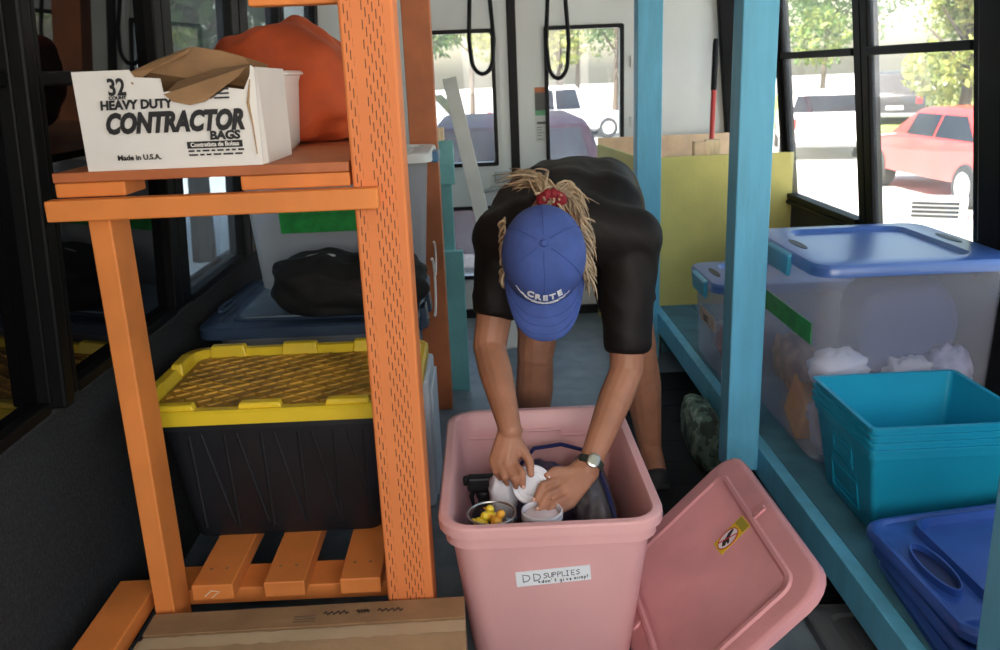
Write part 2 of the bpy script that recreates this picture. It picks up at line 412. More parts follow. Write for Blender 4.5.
def wallpt(side, y, z, off=0):
    return V(((LX(z) + off) if side < 0 else (RX(z) - off), y, z))
def strip(b, side, y0, y1, z0, z1, d0=-.02, d1=.035):
    p = []
    for z in (z0, z1):
        q = [wallpt(side, y0, z, d0), wallpt(side, y0, z, d1), wallpt(side, y1, z, d1), wallpt(side, y1, z, d0)]
        p += q
    b.hexa(p)
WG = glass_mat('bus_window_glass', (.96, .98, .98), .035)
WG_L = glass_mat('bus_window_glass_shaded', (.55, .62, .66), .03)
WG_R = glass_mat('rear_door_glass', (.93, .95, .97), .06)
wi = 0
def window(side, y0, y1, pane_m, z0=.70, z1=1.80, rail=1.31, fl=.03, fr=.03, d1=.035):
    global wi; wi += 1
    b = B()
    strip(b, side, y0 - fl, y0, z0, z1, -.02, d1); strip(b, side, y1, y1 + fr, z0, z1, -.02, d1)
    strip(b, side, y0, y1, z0 - .012, z0 + .018); strip(b, side, y0, y1, z1 - .03, z1)
    strip(b, side, y0, y1, rail, rail + .028, -.005, .03)
    f = struct(obj('window_%d' % wi, b, BLACK_FRAME, bevel=.004))
    for (a, c) in ((z0 + .018, rail), (rail + .028, z1 - .03)):
        q = B(); strip(q, side, y0, y1, a, c, .004, .009)
        obj('pane', q, pane_m, f)
    return f
# left side: near windows blacked out, further ones look outside
window(-1, .60, 1.60, BLACK_GLASS, fl=.05, fr=.10)
b = B(); strip(b, -1, 1.605, 1.645, .70, 1.80, -.0, .062); struct(obj('trim_1', b, BLACK_FRAME, bevel=.006))
window(-1, 1.72, 2.33, BLACK_GLASS, fl=.02, fr=.055)
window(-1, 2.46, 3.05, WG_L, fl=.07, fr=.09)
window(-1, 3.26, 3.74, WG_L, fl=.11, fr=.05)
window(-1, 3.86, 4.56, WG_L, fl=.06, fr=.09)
window(-1, -.9, .5, BLACK_GLASS, fl=.1, fr=.04)
# right side
window(1, 2.43, 3.095, WG, fl=.05, fr=.055, d1=.022)
window(1, 3.215, 3.975, WG, fl=.06, fr=.025, d1=.022)
window(1, 4.03, 4.60, WG, fl=.03, fr=.05)
b = B(); strip(b, 1, 2.26, 2.378, .66, 1.80, -.02, .04); struct(obj('trim_2', b, BLACK_FRAME, bevel=.01))
window(1, 1.30, 2.20, WG, fl=.05, fr=.055)
window(1, .20, 1.20, WG, fl=.05, fr=.045)
window(1, -.9, .1, WG, fl=.1, fr=.045)
# sill caps
b = B(); b.box(-.97, -.865, YB, YR, .685, .70); struct(obj('trim_3', b, CARPET, bevel=.006))
b = B(); b.box(1.385, 1.50, YB, YR, .672, .688); struct(obj('trim_4', b, BLACK_FRAME, bevel=.006))
# front end under and around the windscreen (behind the camera)
b = B(); b.box(-.95, 1.5, YB - .06, YB, 0, .90); b.box(-.95, -.8, YB - .06, YB, .8, 1.86); b.box(1.3, 1.5, YB - .06, YB, .8, 1.86)
struct(obj('wall_front', b, CARPET))

# rear wall with the double emergency door
def wall_with_holes(b, x0, x1, z0, z1, y0, y1, holes):
    xs = sorted({x0, x1, *[h[0] for h in holes], *[h[1] for h in holes]}); zs = sorted({z0, z1, *[h[2] for h in holes], *[h[3] for h in holes]}); xs = [x for x in xs if x0 <= x <= x1]; zs = [z for z in zs if z0 <= z <= z1]
    for i in range(len(xs) - 1):
        for j in range(len(zs) - 1):
            cx = (xs[i] + xs[i + 1]) / 2; cz = (zs[j] + zs[j + 1]) / 2
            if any(h[0] < cx < h[1] and h[2] < cz < h[3] for h in holes): continue
            b.box(xs[i], xs[i + 1], y0, y1, zs[j], zs[j + 1])
holes = [(-.262, .060, .85, 1.50), (.352, .722, .69, 1.50), (-.262, .060, .24, .60), (.352, .722, .24, .56)]
b = B(); wall_with_holes(b, -.46, .148, .05, 1.80, 4.645, 4.69, holes)
d1 = struct(obj('door_1', b, WHITE_PAINT))
b = B(); wall_with_holes(b, .19, .80, .05, 1.80, 4.645, 4.69, holes)
d2 = struct(obj('door_2', b, WHITE_PAINT))
b = B(); b.box(-1.0, -.47, 4.66, 4.70, 0, 1.95); b.box(.81, 1.5, 4.66, 4.70, 0, 1.95); b.box(-.47, .81, 4.66, 4.70, 1.81, 1.95)
struct(obj('wall_rear', b, WHITE_PAINT))
b = B(); b.box(.146, .192, 4.632, 4.69, .05, 1.80); struct(obj('trim_5', b, BLACK_TRIM, bevel=.006))
b = B(); b.box(-.46, .80, 4.635, 4.69, 0, .045); struct(obj('trim_6', b, BLACK_TRIM))
b = B(); b.hexa([(1.30, 4.61, .69), (1.40, 4.61, .69), (1.40, 4.655, .69), (1.30, 4.655, .69), (1.195, 4.61, 1.82), (1.30, 4.61, 1.82), (1.30, 4.655, 1.82), (1.195, 4.655, 1.82)])
struct(obj('trim_7', b, BLACK_FRAME, bevel=.006))
for (d, hs) in ((d1, (0, 2)), (d2, (1, 3))):
    for h in hs:
        x0, x1, z0, z1 = holes[h]
        g = B(); w = .020
        R = [rr((x1 - x0) / 2 + q, (z1 - z0) / 2 + q, .012, 0) for q in (w, w, 0, 0)]
        ys = (4.648, 4.632, 4.632, 4.648); cx, cz = (x0 + x1) / 2, (z0 + z1) / 2
        g.loft([[V((p.x + cx, y, p.y + cz)) for p in r] for r, y in zip(R, ys)], closed=True)
        obj('gasket', g, BLACK_TRIM, d, smooth=True)
        g = B(); g.box(x0, x1, 4.664, 4.669, z0, z1); obj('pane', g, WG_R, d)
# hinges, door catch
for z in (.70, 1.0, 1.3): obj('hinge', B().box(.775, .80, 4.636, 4.65, z, z + .06), WHITE_PAINT, d2, bevel=.003)
b = B(); b.box(.055, .128, 4.60, 4.645, .745, .80); b.box(.03, .14, 4.615, 4.645, .70, .722); b.tube([(.055, 4.61, .71), (-.03, 4.60, .70)], .011)
obj('door_catch', b, mat('grey_latch', (.42, .46, .45), .45), d1, bevel=.004)
b = B(); b.box(.098, .104, 4.640, 4.646, .8, 1.7); b.box(.075, .079, 4.640, 4.646, .8, 1.78)
obj('rod', b, WHITE_PAINT, d1)
# notice on the door
nt = thing('door_notice', 'small notice with orange top and green foot stuck beside right rear door window', 'notice', (.306, 4.645, 1.08))
b = B(); b.box(.279, .333, 4.6425, 4.645, 1.08, 1.222); obj('panel', b, mat('notice_dark', (.045, .05, .05), .4), nt)
b = B(); b.box(.279, .333, 4.6405, 4.6425, 1.196, 1.222); obj('header', b, mat('notice_orange', (.55, .17, .06), .5), nt)
b = B(); b.box(.279, .333, 4.6405, 4.6425, 1.08, 1.106); obj('footer', b, mat('notice_green', (.12, .40, .20), .5), nt)
pp = thing('paper_sheet', 'white paper sheet with lines of print below the orange topped notice', 'paper', (.306, 4.645, .94))
b = B(); b.box(.279, .334, 4.643, 4.645, .945, 1.076); obj('sheet', b, mat('greyish_paper', (.64, .66, .63), .6), pp)
b = B(); b.box(.287, .331, 4.6415, 4.643, 1.036, 1.048)
for z in (1.018, 1.005, .99, .976, .957): b.box(.287, .287 + .02 + .02 * rnd.random(), 4.6422, 4.643, z, z + .003)
obj('printed_lines', b, mat('grey_print', (.10, .10, .10), .6), pp)
# bungee straps
def strap(x0, x1, zt, zb, y, label):
    pts = [(x0, y, zt)]
    n = 18
    xm, hw = (x0 + x1) / 2, (x1 - x0) / 2
    pts += [(x0 - .008, y - .01, zt - (zt - zb) * .35), (x0 - .012, y - .015, zb + .16)]
    for k in range(n + 1):
        a = PI + PI * k / n
        pts.append((xm + hw * 1.12 * math.cos(a), y - .02, zb + .085 + .085 * math.sin(a)))
    pts += [(x1 + .012, y - .015, zb + .16), (x1 + .008, y - .01, zt - (zt - zb) * .35), (x1, y, zt)]
    t = thing('hanging_strap', label, 'strap', (xm, y, zt), 'black rubber strap loops above the rear doors')
    obj('loop', B().tube(pts, .0105, 8), BLACK_TRIM, t, smooth=True)
    for x in (x0, x1):
        h = B(); h.tube([(x, y, zt - .02), (x, y + .02, zt + .14)], .006, 8); obj('hook', h, STEEL, t, smooth=True)
strap(-.035, .062, 1.66, 1.30, 4.50, 'black rubber strap loop hanging in front of left rear window')
strap(.345, .432, 1.64, 1.265, 4.50, 'black rubber strap loop hanging at the edge of right rear window')

# ================================================================== LEFT: orange rack and what it holds
rk = thing('storage_rack', 'orange painted wooden storage rack with slatted lower shelf, left side', 'rack', (-.45, 1.62, 0))
def rpart(name, x0, x1, y0, y1, z0, z1, m=ORANGE, bevel=.003, **k):
    return obj(name, B().box(x0, x1, y0, y1, z0, z1), m, rk, bevel=bevel, **k)
p = rpart('post', -.242, -.146, 1.60, 1.69, 0, 1.78, INCISED, .005, origin=(-.194, 1.645, 0))
rpart('post', -.733, -.692, 1.60, 1.69, 0, 1.083)
rpart('post', -.272, -.170, 3.28, 3.37, 0, 1.80, ORANGE_PLY)
rpart('post', -.74, -.65, 3.28, 3.37, 0, 1.13, ORANGE_PLY)
rpart('front_rail', -.79, -.193, 1.565, 1.598, 1.073, 1.111)
rpart('cleat', -.782, -.655, 1.60, 1.70, 1.112, 1.138); rpart('cleat', -.445, -.246, 1.60, 1.70, 1.112, 1.138)
rpart('cleat', -.78, -.26, 2.60, 2.69, 1.112, 1.138)
rpart('shelf_board', -.782, -.246, 1.597, 2.80, 1.139, 1.157, ORANGE_PLY, .002)
rpart('top_rail', -.41, -.243, 1.66, 1.698, 1.432, 1.52)
for x0, x1 in ((-.672, -.583), (-.517, -.428), (-.352, -.263)):
    s = rpart('slat', x0, x1, 1.655, 2.40, .225, .262)
    for dx in (.025, .06):
        q = B(); q.lathe([(.003, 0), (.004, .0012), (.0, .0016)], (x0 + dx, 1.72, .262), 8); obj('screw', q, KRAFT_DK, s)
rpart('support_rail', -.78, -.25, 1.70, 1.80, .186, .224); rpart('support_rail', -.78, -.25, 2.28, 2.37, .186, .224)
rpart('side_rail', -.838, -.752, 1.10, 1.69, .222, .262)
# chalk mark on the first slat end
q = B().tube([(-.645, 1.6535, .236), (-.630, 1.6535, .249), (-.612, 1.6535, .246), (-.630, 1.6535, .233)], .0012, 5)
obj('paint_mark', q, mat('pale_mark', (.75, .72, .55), .7), rk)

# contractor bags carton
cb_ = thing('cardboard_box', 'torn white cardboard box printed heavy duty contractor bags, on upper shelf', 'box', (-.56, 1.70, 1.157))
X0, X1, Y0, Y1, Z0, Z1 = -.718, -.401, 1.605, 1.80, 1.157, 1.325
front = [(0, 0), (.317, 0), (.320, .185), (.314, .19), (.311, .171), (.298, .145), (.270, .150), (.238, .130), (.222, .132), (.196, .146), (.160, .147), (.155, .146), (.153, .172), (.108, .176), (.100, .190), (0, .190)]
Fm = frame((X0, Y0, Z0), (1, 0, 0), (0, -.02, 1))
front = [(x, z * .915) for x, z in front]
b = B().prism(front, .004, Fm @ Matrix.Translation((0, 0, -.004)))
obj('front_panel', b, BOXWHITE, cb_)
b = B(); b.box(X0, X0 + .004, Y0 + .004, Y1, Z0, Z1); b.box(X0 + .004, X1 - .004, Y1 - .004, Y1, Z0, Z1 - .01); b.box(X0 + .004, X1 - .004, Y0 + .004, Y1 - .004, Z0, Z0 + .004)
obj('box_body', b, KRAFT_DK, cb_)
b = B(); b.hexa([(X1 - .004, Y0, Z0), (X1 + .006, Y0 + .02, Z0), (X1 + .012, Y1, Z0), (X1 - .002, Y1, Z0), (X1 - .004, Y0, Z1 + .0), (X1 + .001, Y0 + .02, Z1 + .004), (X1 + .012, Y1, Z1), (X1 - .002, Y1, Z1)])
obj('side_panel', b, BOXWHITE, cb_, bevel=.002)
# torn brown flap folded out over the front edge, and the raised rear flap
def sheet(b, pts, th=.003, d=(0, -1, 0)):
    n = len(pts); d = V(d) * th
    vs = [V(p) for p in pts] + [V(p) + d for p in pts]
    b.add(vs, [tuple(range(n)), tuple(reversed(range(n, 2 * n)))] + [(i, (i + 1) % n, n + (i + 1) % n, n + i) for i in range(n)])
b = B()
sheet(b, [(-.640, 1.735, 1.345), (-.60, 1.76, 1.362), (-.55, 1.775, 1.388), (-.505, 1.785, 1.380), (-.46, 1.79, 1.366), (-.415, 1.78, 1.35), (-.415, 1.796, 1.30), (-.64, 1.796, 1.30)], .004)
sheet(b, [(-.622, 1.61, 1.342), (-.60, 1.70, 1.365), (-.555, 1.765, 1.388), (-.56, 1.75, 1.375), (-.60, 1.68, 1.35), (-.615, 1.60, 1.322)], .003, (1, 0, 0))
sheet(b, [(-.562, 1.603, 1.303), (-.545, 1.598, 1.290), (-.515, 1.594, 1.283), (-.488, 1.595, 1.288), (-.452, 1.594, 1.311), (-.425, 1.595, 1.328), (-.409, 1.60, 1.345), (-.47, 1.615, 1.330), (-.52, 1.61, 1.315)], .0025)
sheet(b, [(-.562, 1.603, 1.303), (-.52, 1.61, 1.315), (-.47, 1.615, 1.330), (-.409, 1.60, 1.345), (-.42, 1.70, 1.352), (-.50, 1.72, 1.345), (-.56, 1.68, 1.325)], .003, (0, 0, -1))
b.v = [V((p.x, p.y, p.z - .016)) for p in b.v]
obj('torn_flap', b, KRAFT_DK, cb_)
q = B().tube([(X1 - .008, Y0 - .0035, Z0 + .02), (X1 - .010, Y0 - .004, Z0 + .07), (X1 - .014, Y0 - .005, Z0 + .11), (X1 - .006, Y0 - .005, Z0 + .150)], [.001, .0015, .0028, .001], 5)
obj('torn_strip', q, KRAFT, cb_)
def ctext(s, x, z, size, shear=0, bold=0, width=None, m=INK):
    return text('printing', s, size, (X0 + x, Y0 - .0045 - z * .02, Z0 + z), (1, 0, 0), (0, -.02, 1), m, cb_, shear, bold, width)
ctext('32', .060, .132, .040, 0, .0011, .031); ctext('COUNT', .060, .1245, .008, 0, .0003, .031)
ctext('HEAVY DUTY', .042, .1075, .0215, .1, .0010, .130)
ctext('CONTRACTOR', .044, .0665, .0475, .32, .0026, .246)
ctext('BAGS', .228, .0490, .0205, .1, .0010, .055)
ctext('Made in U.S.A.', .058, .018, .0130, .0, .0004, .078)
b = B(); b.box(X0 + .186, X0 + .285, Y0 - .0058, Y0 - .0045, Z0 + .034, Z0 + .046); obj('black_band', b, INK, cb_)
text('printing', 'Contratista de Bolsas', .0105, (X0 + .192, Y0 - .0062, Z0 + .037), (1, 0, 0), (0, 0, 1), BOXWHITE, cb_, 0, .0003, .087)
b = B()
for z in (.028, .021):
    x = .187
    while x < .278:
        w = .006 + .012 * rnd.random(); b.box(X0 + x, X0 + x + w, Y0 - .0052, Y0 - .0045, Z0 + z, Z0 + z + .003); x += w + .004
obj('printed_marks', b, INK, cb_); b = B()
for k in range(4): b.box(X0 + .245 + k * .002, X0 + .272, Y0 - .0072, Y0 - .006, Z0 + .119 + k * .0075, Z0 + .122 + k * .0075)
obj('printed_stripes', b, INK, cb_)

# white plastic bin just right of it
t = thing('plastic_bin', 'small glossy white plastic bin between torn box and orange sack', 'bin', (-.44, 1.91, 1.157))
b = B(); tote_shell(b, .062, .085, .072, .095, .165, r=.02, rim=.010, rimh=.008, lipped=False)
for i, p in enumerate(b.v): b.v[i] = p + V((-.468, 1.905, 1.157))
obj('bin_body', b, mat('glossy_white', (.78, .77, .74), .12, spec=.7), t, smooth=True)

# orange sack
b = B(); blob(b, (-.455, 2.20, 1.275), (.205, .17, .135), .22, 2.2, 3, 40, 26, 2.6)
for i, p in enumerate(b.v):
    q = p.copy()
    if q.z > 1.25: q.x += (q.z - 1.25) * -.1; q.z += .40 * max(0, .1 - abs(q.x + .44)) * (q.z - 1.25) / .12
    q.z = max(q.z, 1.158); b.v[i] = q
t = thing('sack', 'slumped bright orange cloth sack at back of upper shelf', 'sack', (-.42, 2.20, 1.157))
obj('sack_body', b, SACK, t, smooth='all', sub=1)

# black tote with yellow lid on the slats
t = thing('storage_tote', 'black plastic storage tote with yellow lid standing on the orange slats', 'storage tote', (-.53, 2.05, .262))
b = B(); O = V((-.505, 2.055, .262))
R = [rr(.220, .185, .03, 0), rr(.228, .195, .04, .012), rr(.258, .218, .045, .285), rr(.270, .228, .045, .289), rr(.270, .228, .045, .309), rr(.262, .220, .04, .309), rr(.222, .186, .03, .02)]
b.loft(R)
for k, x in enumerate((-.195, -.115, -.03, .055, .135, .205)):      # ribs on the front
    b.tube([(x * .97, -.197, .03), (x * .99, -.2165, .275)], .0035, 6)
    if k < 5: b.tube([(x + .075, -.200, .04), (x + .03, -.2165, .275)], .003, 6)
b.v = [p + O for p in b.v]
obj('tote_body', b, BLACK_TOTE, t, smooth=True)
b = B(); hx, hy = .332, .25; zz = .308
R = [rr(hx - .02, hy - .02, .05, zz), rr(hx - .004, hy - .004, .05, zz + .002), rr(hx, hy, .05, zz + .002), rr(hx, hy, .05, zz + .028), rr(hx - .006, hy - .006, .05, zz + .034), rr(hx - .028, hy - .028, .04, zz + .034), rr(hx - .042, hy - .042, .04, zz + .012), rr(hx - .10, hy - .10, .03, zz + .012)]
b.loft(R); b.v = [p + O for p in b.v]
ld = obj('lid', b, YELLOW_LID, t, smooth=True)
def tab(pts):
    b = B(); b.hexa(pts); b.v = [p + O for p in b.v]; obj('lid_tab', b, YELLOW_LID, ld, bevel=.004)
for sy in (-1, 1):
    for x in (-.215, -.02, .175):
        tab([(x - .05, sy * (hy - .012), zz + .033), (x + .05, sy * (hy - .012), zz + .033), (x + .05, sy * (hy - .045), zz + .012), (x - .05, sy * (hy - .045), zz + .012),
             (x - .045, sy * (hy - .014), zz + .046), (x + .045, sy * (hy - .014), zz + .046), (x + .045, sy * (hy - .04), zz + .046), (x - .045, sy * (hy - .04), zz + .046)])
for sx in (-1, 1):
    for y in (-.11, .11):
        tab([(sx * (hx - .012), y - .05, zz + .033), (sx * (hx - .045), y - .05, zz + .012), (sx * (hx - .045), y + .05, zz + .012), (sx * (hx - .012), y + .05, zz + .033),
             (sx * (hx - .014), y - .045, zz + .046), (sx * (hx - .04), y - .045, zz + .046), (sx * (hx - .04), y + .045, zz + .046), (sx * (hx - .014), y + .045, zz + .046)])
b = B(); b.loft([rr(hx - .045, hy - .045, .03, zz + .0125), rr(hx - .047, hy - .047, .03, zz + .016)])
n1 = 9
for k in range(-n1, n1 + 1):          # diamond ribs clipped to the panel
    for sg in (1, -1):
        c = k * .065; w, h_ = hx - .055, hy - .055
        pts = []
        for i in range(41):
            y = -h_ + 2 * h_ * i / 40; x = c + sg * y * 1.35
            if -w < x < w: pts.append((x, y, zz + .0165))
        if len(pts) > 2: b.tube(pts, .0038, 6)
b.v = [p + O for p in b.v]; obj('lid_panel', b, YELLOW_SHADE, ld, smooth=True)

# navy-lid tote behind
t = thing('storage_tote', 'grey clear tote with dusty navy lid behind the yellow lidded tote', 'storage tote', (-.55, 2.75, 0))
O = V((-.535, 2.745, 0))
b = B(); R = [rr(.24, .24, .05, .43), rr(.285, .285, .06, .575), rr(.30, .30, .06, .578), rr(.30, .30, .06, .592), rr(.28, .28, .05, .592), rr(.235, .235, .05, .45)]
b.loft(R); b.v = [p + O for p in b.v]; obj('tote_body', b, CLEAR_DIM, t, smooth=True)
b = B(); lid_shell(b, .325, .325, .06, .035, .05, .010, .0); b.v = [p + O + V((0, 0, .622)) for p in b.v]
ld = obj('lid', b, NAVY, t, smooth=True)
b = B(); b.loft([rr(.228, .228, .04, .6225), rr(.226, .226, .04, .6275)]); b.v = [p + O for p in b.v]; obj('lid_panel', b, NAVY_DUST, ld)
for sx in (-1, 1):
    b = B(); pts = [(sx * (.29 + .014 * math.cos(a)), .05 * math.sin(a) * 1.4 - .1, .632) for a in [2 * PI * k / 18 for k in range(19)]]
    b.tube(pts, .006, 6); b.v = [p + O for p in b.v]; obj('handle', b, NAVY, ld, smooth=True)
for y in (-.2, -.02):
    b = B(); b.hexa([(.318, y, .55), (.345, y, .565), (.345, y + .07, .565), (.318, y + .07, .55), (.318, y, .62), (.338, y, .63), (.338, y + .07, .63), (.318, y + .07, .62)])
    b.v = [p + O for p in b.v]; obj('clip', b, NAVY, ld, bevel=.004)
# low white drawer box behind it, standing on the floor behind the rack's end
t = thing('plastic_drawer_box', 'pale grey plastic drawer box on floor behind the tall orange post', 'drawer box', (-.30, 2.60, 0))
obj('box_body', B().box(-.46, -.195, 2.46, 2.74, 0, .42), mat('pale_grey_plastic', (.60, .64, .68), .4), t, bevel=.01)
obj('drawer_front', B().box(-.195, -.186, 2.48, 2.72, .03, .38), mat('pale_grey_plastic', (.6, .64, .68), .4), t, bevel=.004)

# black bag on the navy lid
t = thing('duffel_bag', 'black cloth duffel bag lying on the dusty navy lid', 'bag', (-.42, 2.62, .63))
b = B(); blob(b, (-.425, 2.60, .705), (.235, .15, .100), .16, 2.4, 5, 40, 24, 2.8)
for i, p in enumerate(b.v): b.v[i] = V((p.x, p.y, max(p.z - .03 * max(0, 1 - abs(p.x + .41) / .07) * (p.z > .74), .628)))
obj('bag_body', b, BLACKCLOTH, t, smooth='all', sub=1)
b = B()
b = B(); b.ell((-.50, 2.56, .795), (.045, .02, .008)); obj('pale_patch', b, mat('grey_patch', (.45, .45, .45), .7), t, smooth='all')
b = B(); b.tube([(-.165, 2.49 + .10 * math.cos(a), .70 + .085 * math.sin(a)) for a in [PI * k / 14 - PI / 2 for k in range(15)]], .004, 6)
b.tube([(-.158, 2.52 + .07 * math.cos(a), .78 + .05 * math.sin(a)) for a in [PI * k / 14 - PI / 2 for k in range(15)]], .003, 6)
obj('white_piping', b, mat('white_piping', (.75, .78, .82), .5), t, smooth='all')

# milky tote with green band
t = thing('storage_tote', 'milky clear tote with a green tape band under the upper shelf', 'storage tote', (-.49, 3.05, .63))
O = V((-.50, 3.02, .628))
b = B(); R = [rr(.27, .15, .04, 0), rr(.30, .175, .05, .40), rr(.315, .19, .05, .402), rr(.315, .19, .05, .41), rr(.295, .17, .05, .41), rr(.265, .145, .04, .01)]
b.loft(R); b.v = [p + O for p in b.v]; obj('tote_body', b, CLEAR_DIM, t, smooth=True)
b = B(); lid_shell(b, .33, .205, .05, .03, .04, .008, .0); b.v = [p + O + V((0, 0, .435)) for p in b.v]; ld = obj('lid', b, mat('white_lid', (.72, .75, .76), .4), t, smooth=True)
b = B(); b.hexa([(-.18, -.168, .19), (.16, -.168, .19), (.16, -.160, .19), (-.18, -.160, .19), (-.18, -.178, .265), (.16, -.178, .265), (.16, -.168, .265), (-.18, -.168, .265)])
b.v = [p + O for p in b.v]; obj('tape_band', b, GREEN, t)
b = B(); b.box(.322, .350, -.10, .02, .395, .43); b.v = [p + O for p in b.v]; obj('clip', b, mat('steel_blue_clip', (.05, .16, .30), .35), ld, bevel=.006)
t = thing('paper_packet', 'grey white packet showing through milky tote with green band', 'packet', (-.45, 2.95, .65))
b = B(); b.box(-.67, -.30, 2.90, 3.05, .642, .79); obj('packet_body', b, mat('grey_packet', (.5, .5, .5), .6), t, bevel=.01)

# long carton in front of the rack
t = thing('cardboard_box', 'long flat brown cardboard box on floor in front of the slats', 'box', (-.4, 1.45, 0))
O = V((-.395, 1.435, 0)); M = Matrix.Translation(O) @ Matrix.Rotation(math.radians(1.2), 4, 'Z')
obj('box_body', B().box(-.325, .318, -.165, .145, 0, .247, M), KRAFT, t, bevel=.004)
b = B()
b.box(-.325, .318, .075, .145, .247, .2505, M); obj('top_flap', b, KRAFT_DK, t)
b = B(); b.box(-.327, .32, -.165, .055, .247, .2515, M); obj('top_flap', b, KRAFT, t)
b = B()
zz = .252
pts = []
rows = [[M @ V((-.32 + .64 * k / 40, .062 + .004 * noise.noise(V((k * .9, 1, 2))), zz + .0005)) for k in range(41)], [M @ V((-.32 + .64 * k / 40, .025 + .006 * noise.noise(V((k * .7, 5, 2))), zz + .0005)) for k in range(41)]]
for k in range(40): b.add([rows[0][k], rows[0][k + 1], rows[1][k + 1], rows[1][k]], [(3, 2, 1, 0)])
obj('tape_strip', b, TAPE, t)
b = B(); x = .03
for w in (.05, .025, .05):            # faded marker handwriting
    pts = [M @ V((x + w * i / 12, .112 + .006 * math.sin(i * 2.1) , zz)) for i in range(13)]
    b.tube(pts, .0013, 5); x += w + .018
obj('marker_scrawl', b, INK, t)
b = B()
for k in range(3): b.box(-.03, .015, .088 + k * .009, .0905 + k * .009, .2505, .2512, M)
obj('printed_marks', b, mat('faded_print', (.13, .09, .055), .8), t)

# ================================================================== BACK
# teal post, leaning white plank, yellow plywood bin, broom
t = thing('wooden_post', 'teal painted wooden post with wide block on top near the rear door', 'post', (-.13, 3.52, 0))
obj('lower_board', B().box(-.198, -.101, 3.49, 3.53, 0, .607), TEAL_WOOD, t, bevel=.003)
obj('upper_board', B().box(-.191, -.134, 3.53, 3.58, .3, .96), TEAL_WOOD, t, bevel=.003)
obj('top_block', B().box(-.214, -.119, 3.492, 3.53, .879, 1.051), TEAL_WOOD, t, bevel=.003)
for z in (.92, .965, 1.01):
    b = B(); b.ell((-.177, 3.491, z), (.004, .002, .004), n=8, m=6); obj('screw', b, STEEL, t)
obj('spacer_block', B().box(-.198, -.155, 3.52, 3.58, 1.051, 1.10), PINE, t, bevel=.002)
t = thing('plank', 'white painted plank leaning against the rear door behind the teal post', 'plank', (.1, 3.85, 0))
M = frame((-.155, 4.56, 1.26), (1, 0, .35), V((.26, -.55, -1.26)))
b = B(); L = 1.40
M = frame((-.155, 4.52, 1.285), V((.96, .0, .2)), V((.270, -.62, -1.30)))
b.box(-.036, .036, 0, 1.40, -.009, .009, M); obj('board', b, WHITE_WOOD, t, bevel=.003)

yb = thing('plywood_bin', 'yellow painted open plywood bin standing at the rear right corner', 'bin', (1.0, 4.2, 0))
zt = .905
obj('front_panel', B().box(.705, 1.412, 3.97, 3.988, 0, zt), YELLOW_PLY, yb, bevel=.002)
b = B(); b.hexa([(.705, 3.988, 0), (.723, 3.988, 0), (.613, 4.60, 0), (.595, 4.60, 0), (.705, 3.988, zt), (.723, 3.988, zt), (.613, 4.60, zt + .02), (.595, 4.60, zt + .02)])
obj('side_panel', b, [YELLOW_PLY], yb, bevel=.002)
b = B(); b.hexa([(.724, 3.99, .05), (.728, 3.99, .05), (.618, 4.58, .05), (.614, 4.58, .05), (.724, 3.99, zt - .003), (.728, 3.99, zt - .003), (.618, 4.58, zt + .016), (.614, 4.58, zt + .016)])
obj('inner_lining', b, RAW_PLY, yb)
obj('back_panel', B().box(.60, 1.38, 4.60, 4.618, 0, zt + .05), RAW_PLY, yb, bevel=.002)
obj('corner_block', B().box(1.035, 1.105, 4.08, 4.12, .60, .965), PINE, yb, bevel=.003)
obj('cross_brace', B().box(.98, 1.04, 4.07, 4.12, .55, .96), RAW_PLY, yb, bevel=.003)
br = thing('broom', 'red handled broom with black grip leaning in the yellow plywood bin', 'broom', (1.11, 4.40, 0))
top = V((1.152, 4.40, 1.42)); bot = V((1.105, 4.30, .12))
lerp = lambda a, b, q: a + (b - a) * q
obj('handle', B().tube([lerp(top, bot, .18), bot], .0125, 10), REDSTICK, br, smooth=True)
obj('grip', B().tube([top, lerp(top, bot, .02), lerp(top, bot, .185)], [.012, .015, .015], 10), BLACK_TRIM, br, smooth=True)
obj('brush_head', B().box(.98, 1.23, 4.27, 4.33, .02, .12), BLACK_TRIM, br, bevel=.01)

# ================================================================== RIGHT: blue bench rack
bl = thing('storage_rack', 'light blue painted wooden storage rack with low deck along right side', 'rack', (1.0, 2.4, 0))
def bpart(name, x0, x1, y0, y1, z0, z1, m=BLUE, bevel=.003):
    return obj(name, B().box(x0, x1, y0, y1, z0, z1), m, bl, bevel=bevel)
bpart('post', .672, .765, 2.31, 2.40, .150, 1.82, BLUE, .004)
bpart('post', .664, .772, 3.80, 3.89, 0, 1.86, BLUE, .004)
bpart('post', .765, .855, 1.10, 1.19, 0, 1.80, BLUE, .004)
bpart('rail', .765, .800, 1.19, 3.92, .132, .221)
for k in range(4):
    x = .802 + k * .148
    bpart('deck_board', x, x + .145, 1.0, 3.93, .20, .219, BLUE_DECK, .002)
bpart('cross_bearer', .69, 1.38, 2.403, 2.44, .10, .198, mat('shaded_blue_wood', (.03, .08, .14), .6))  # dark stub: shade below the near post put into its colour
bpart('cross_bearer', .80, 1.38, 3.88, 3.92, 0, .198, BLUE_DECK)
bpart('cross_bearer', .80, 1.38, 1.02, 1.06, 0, .198, BLUE_DECK)

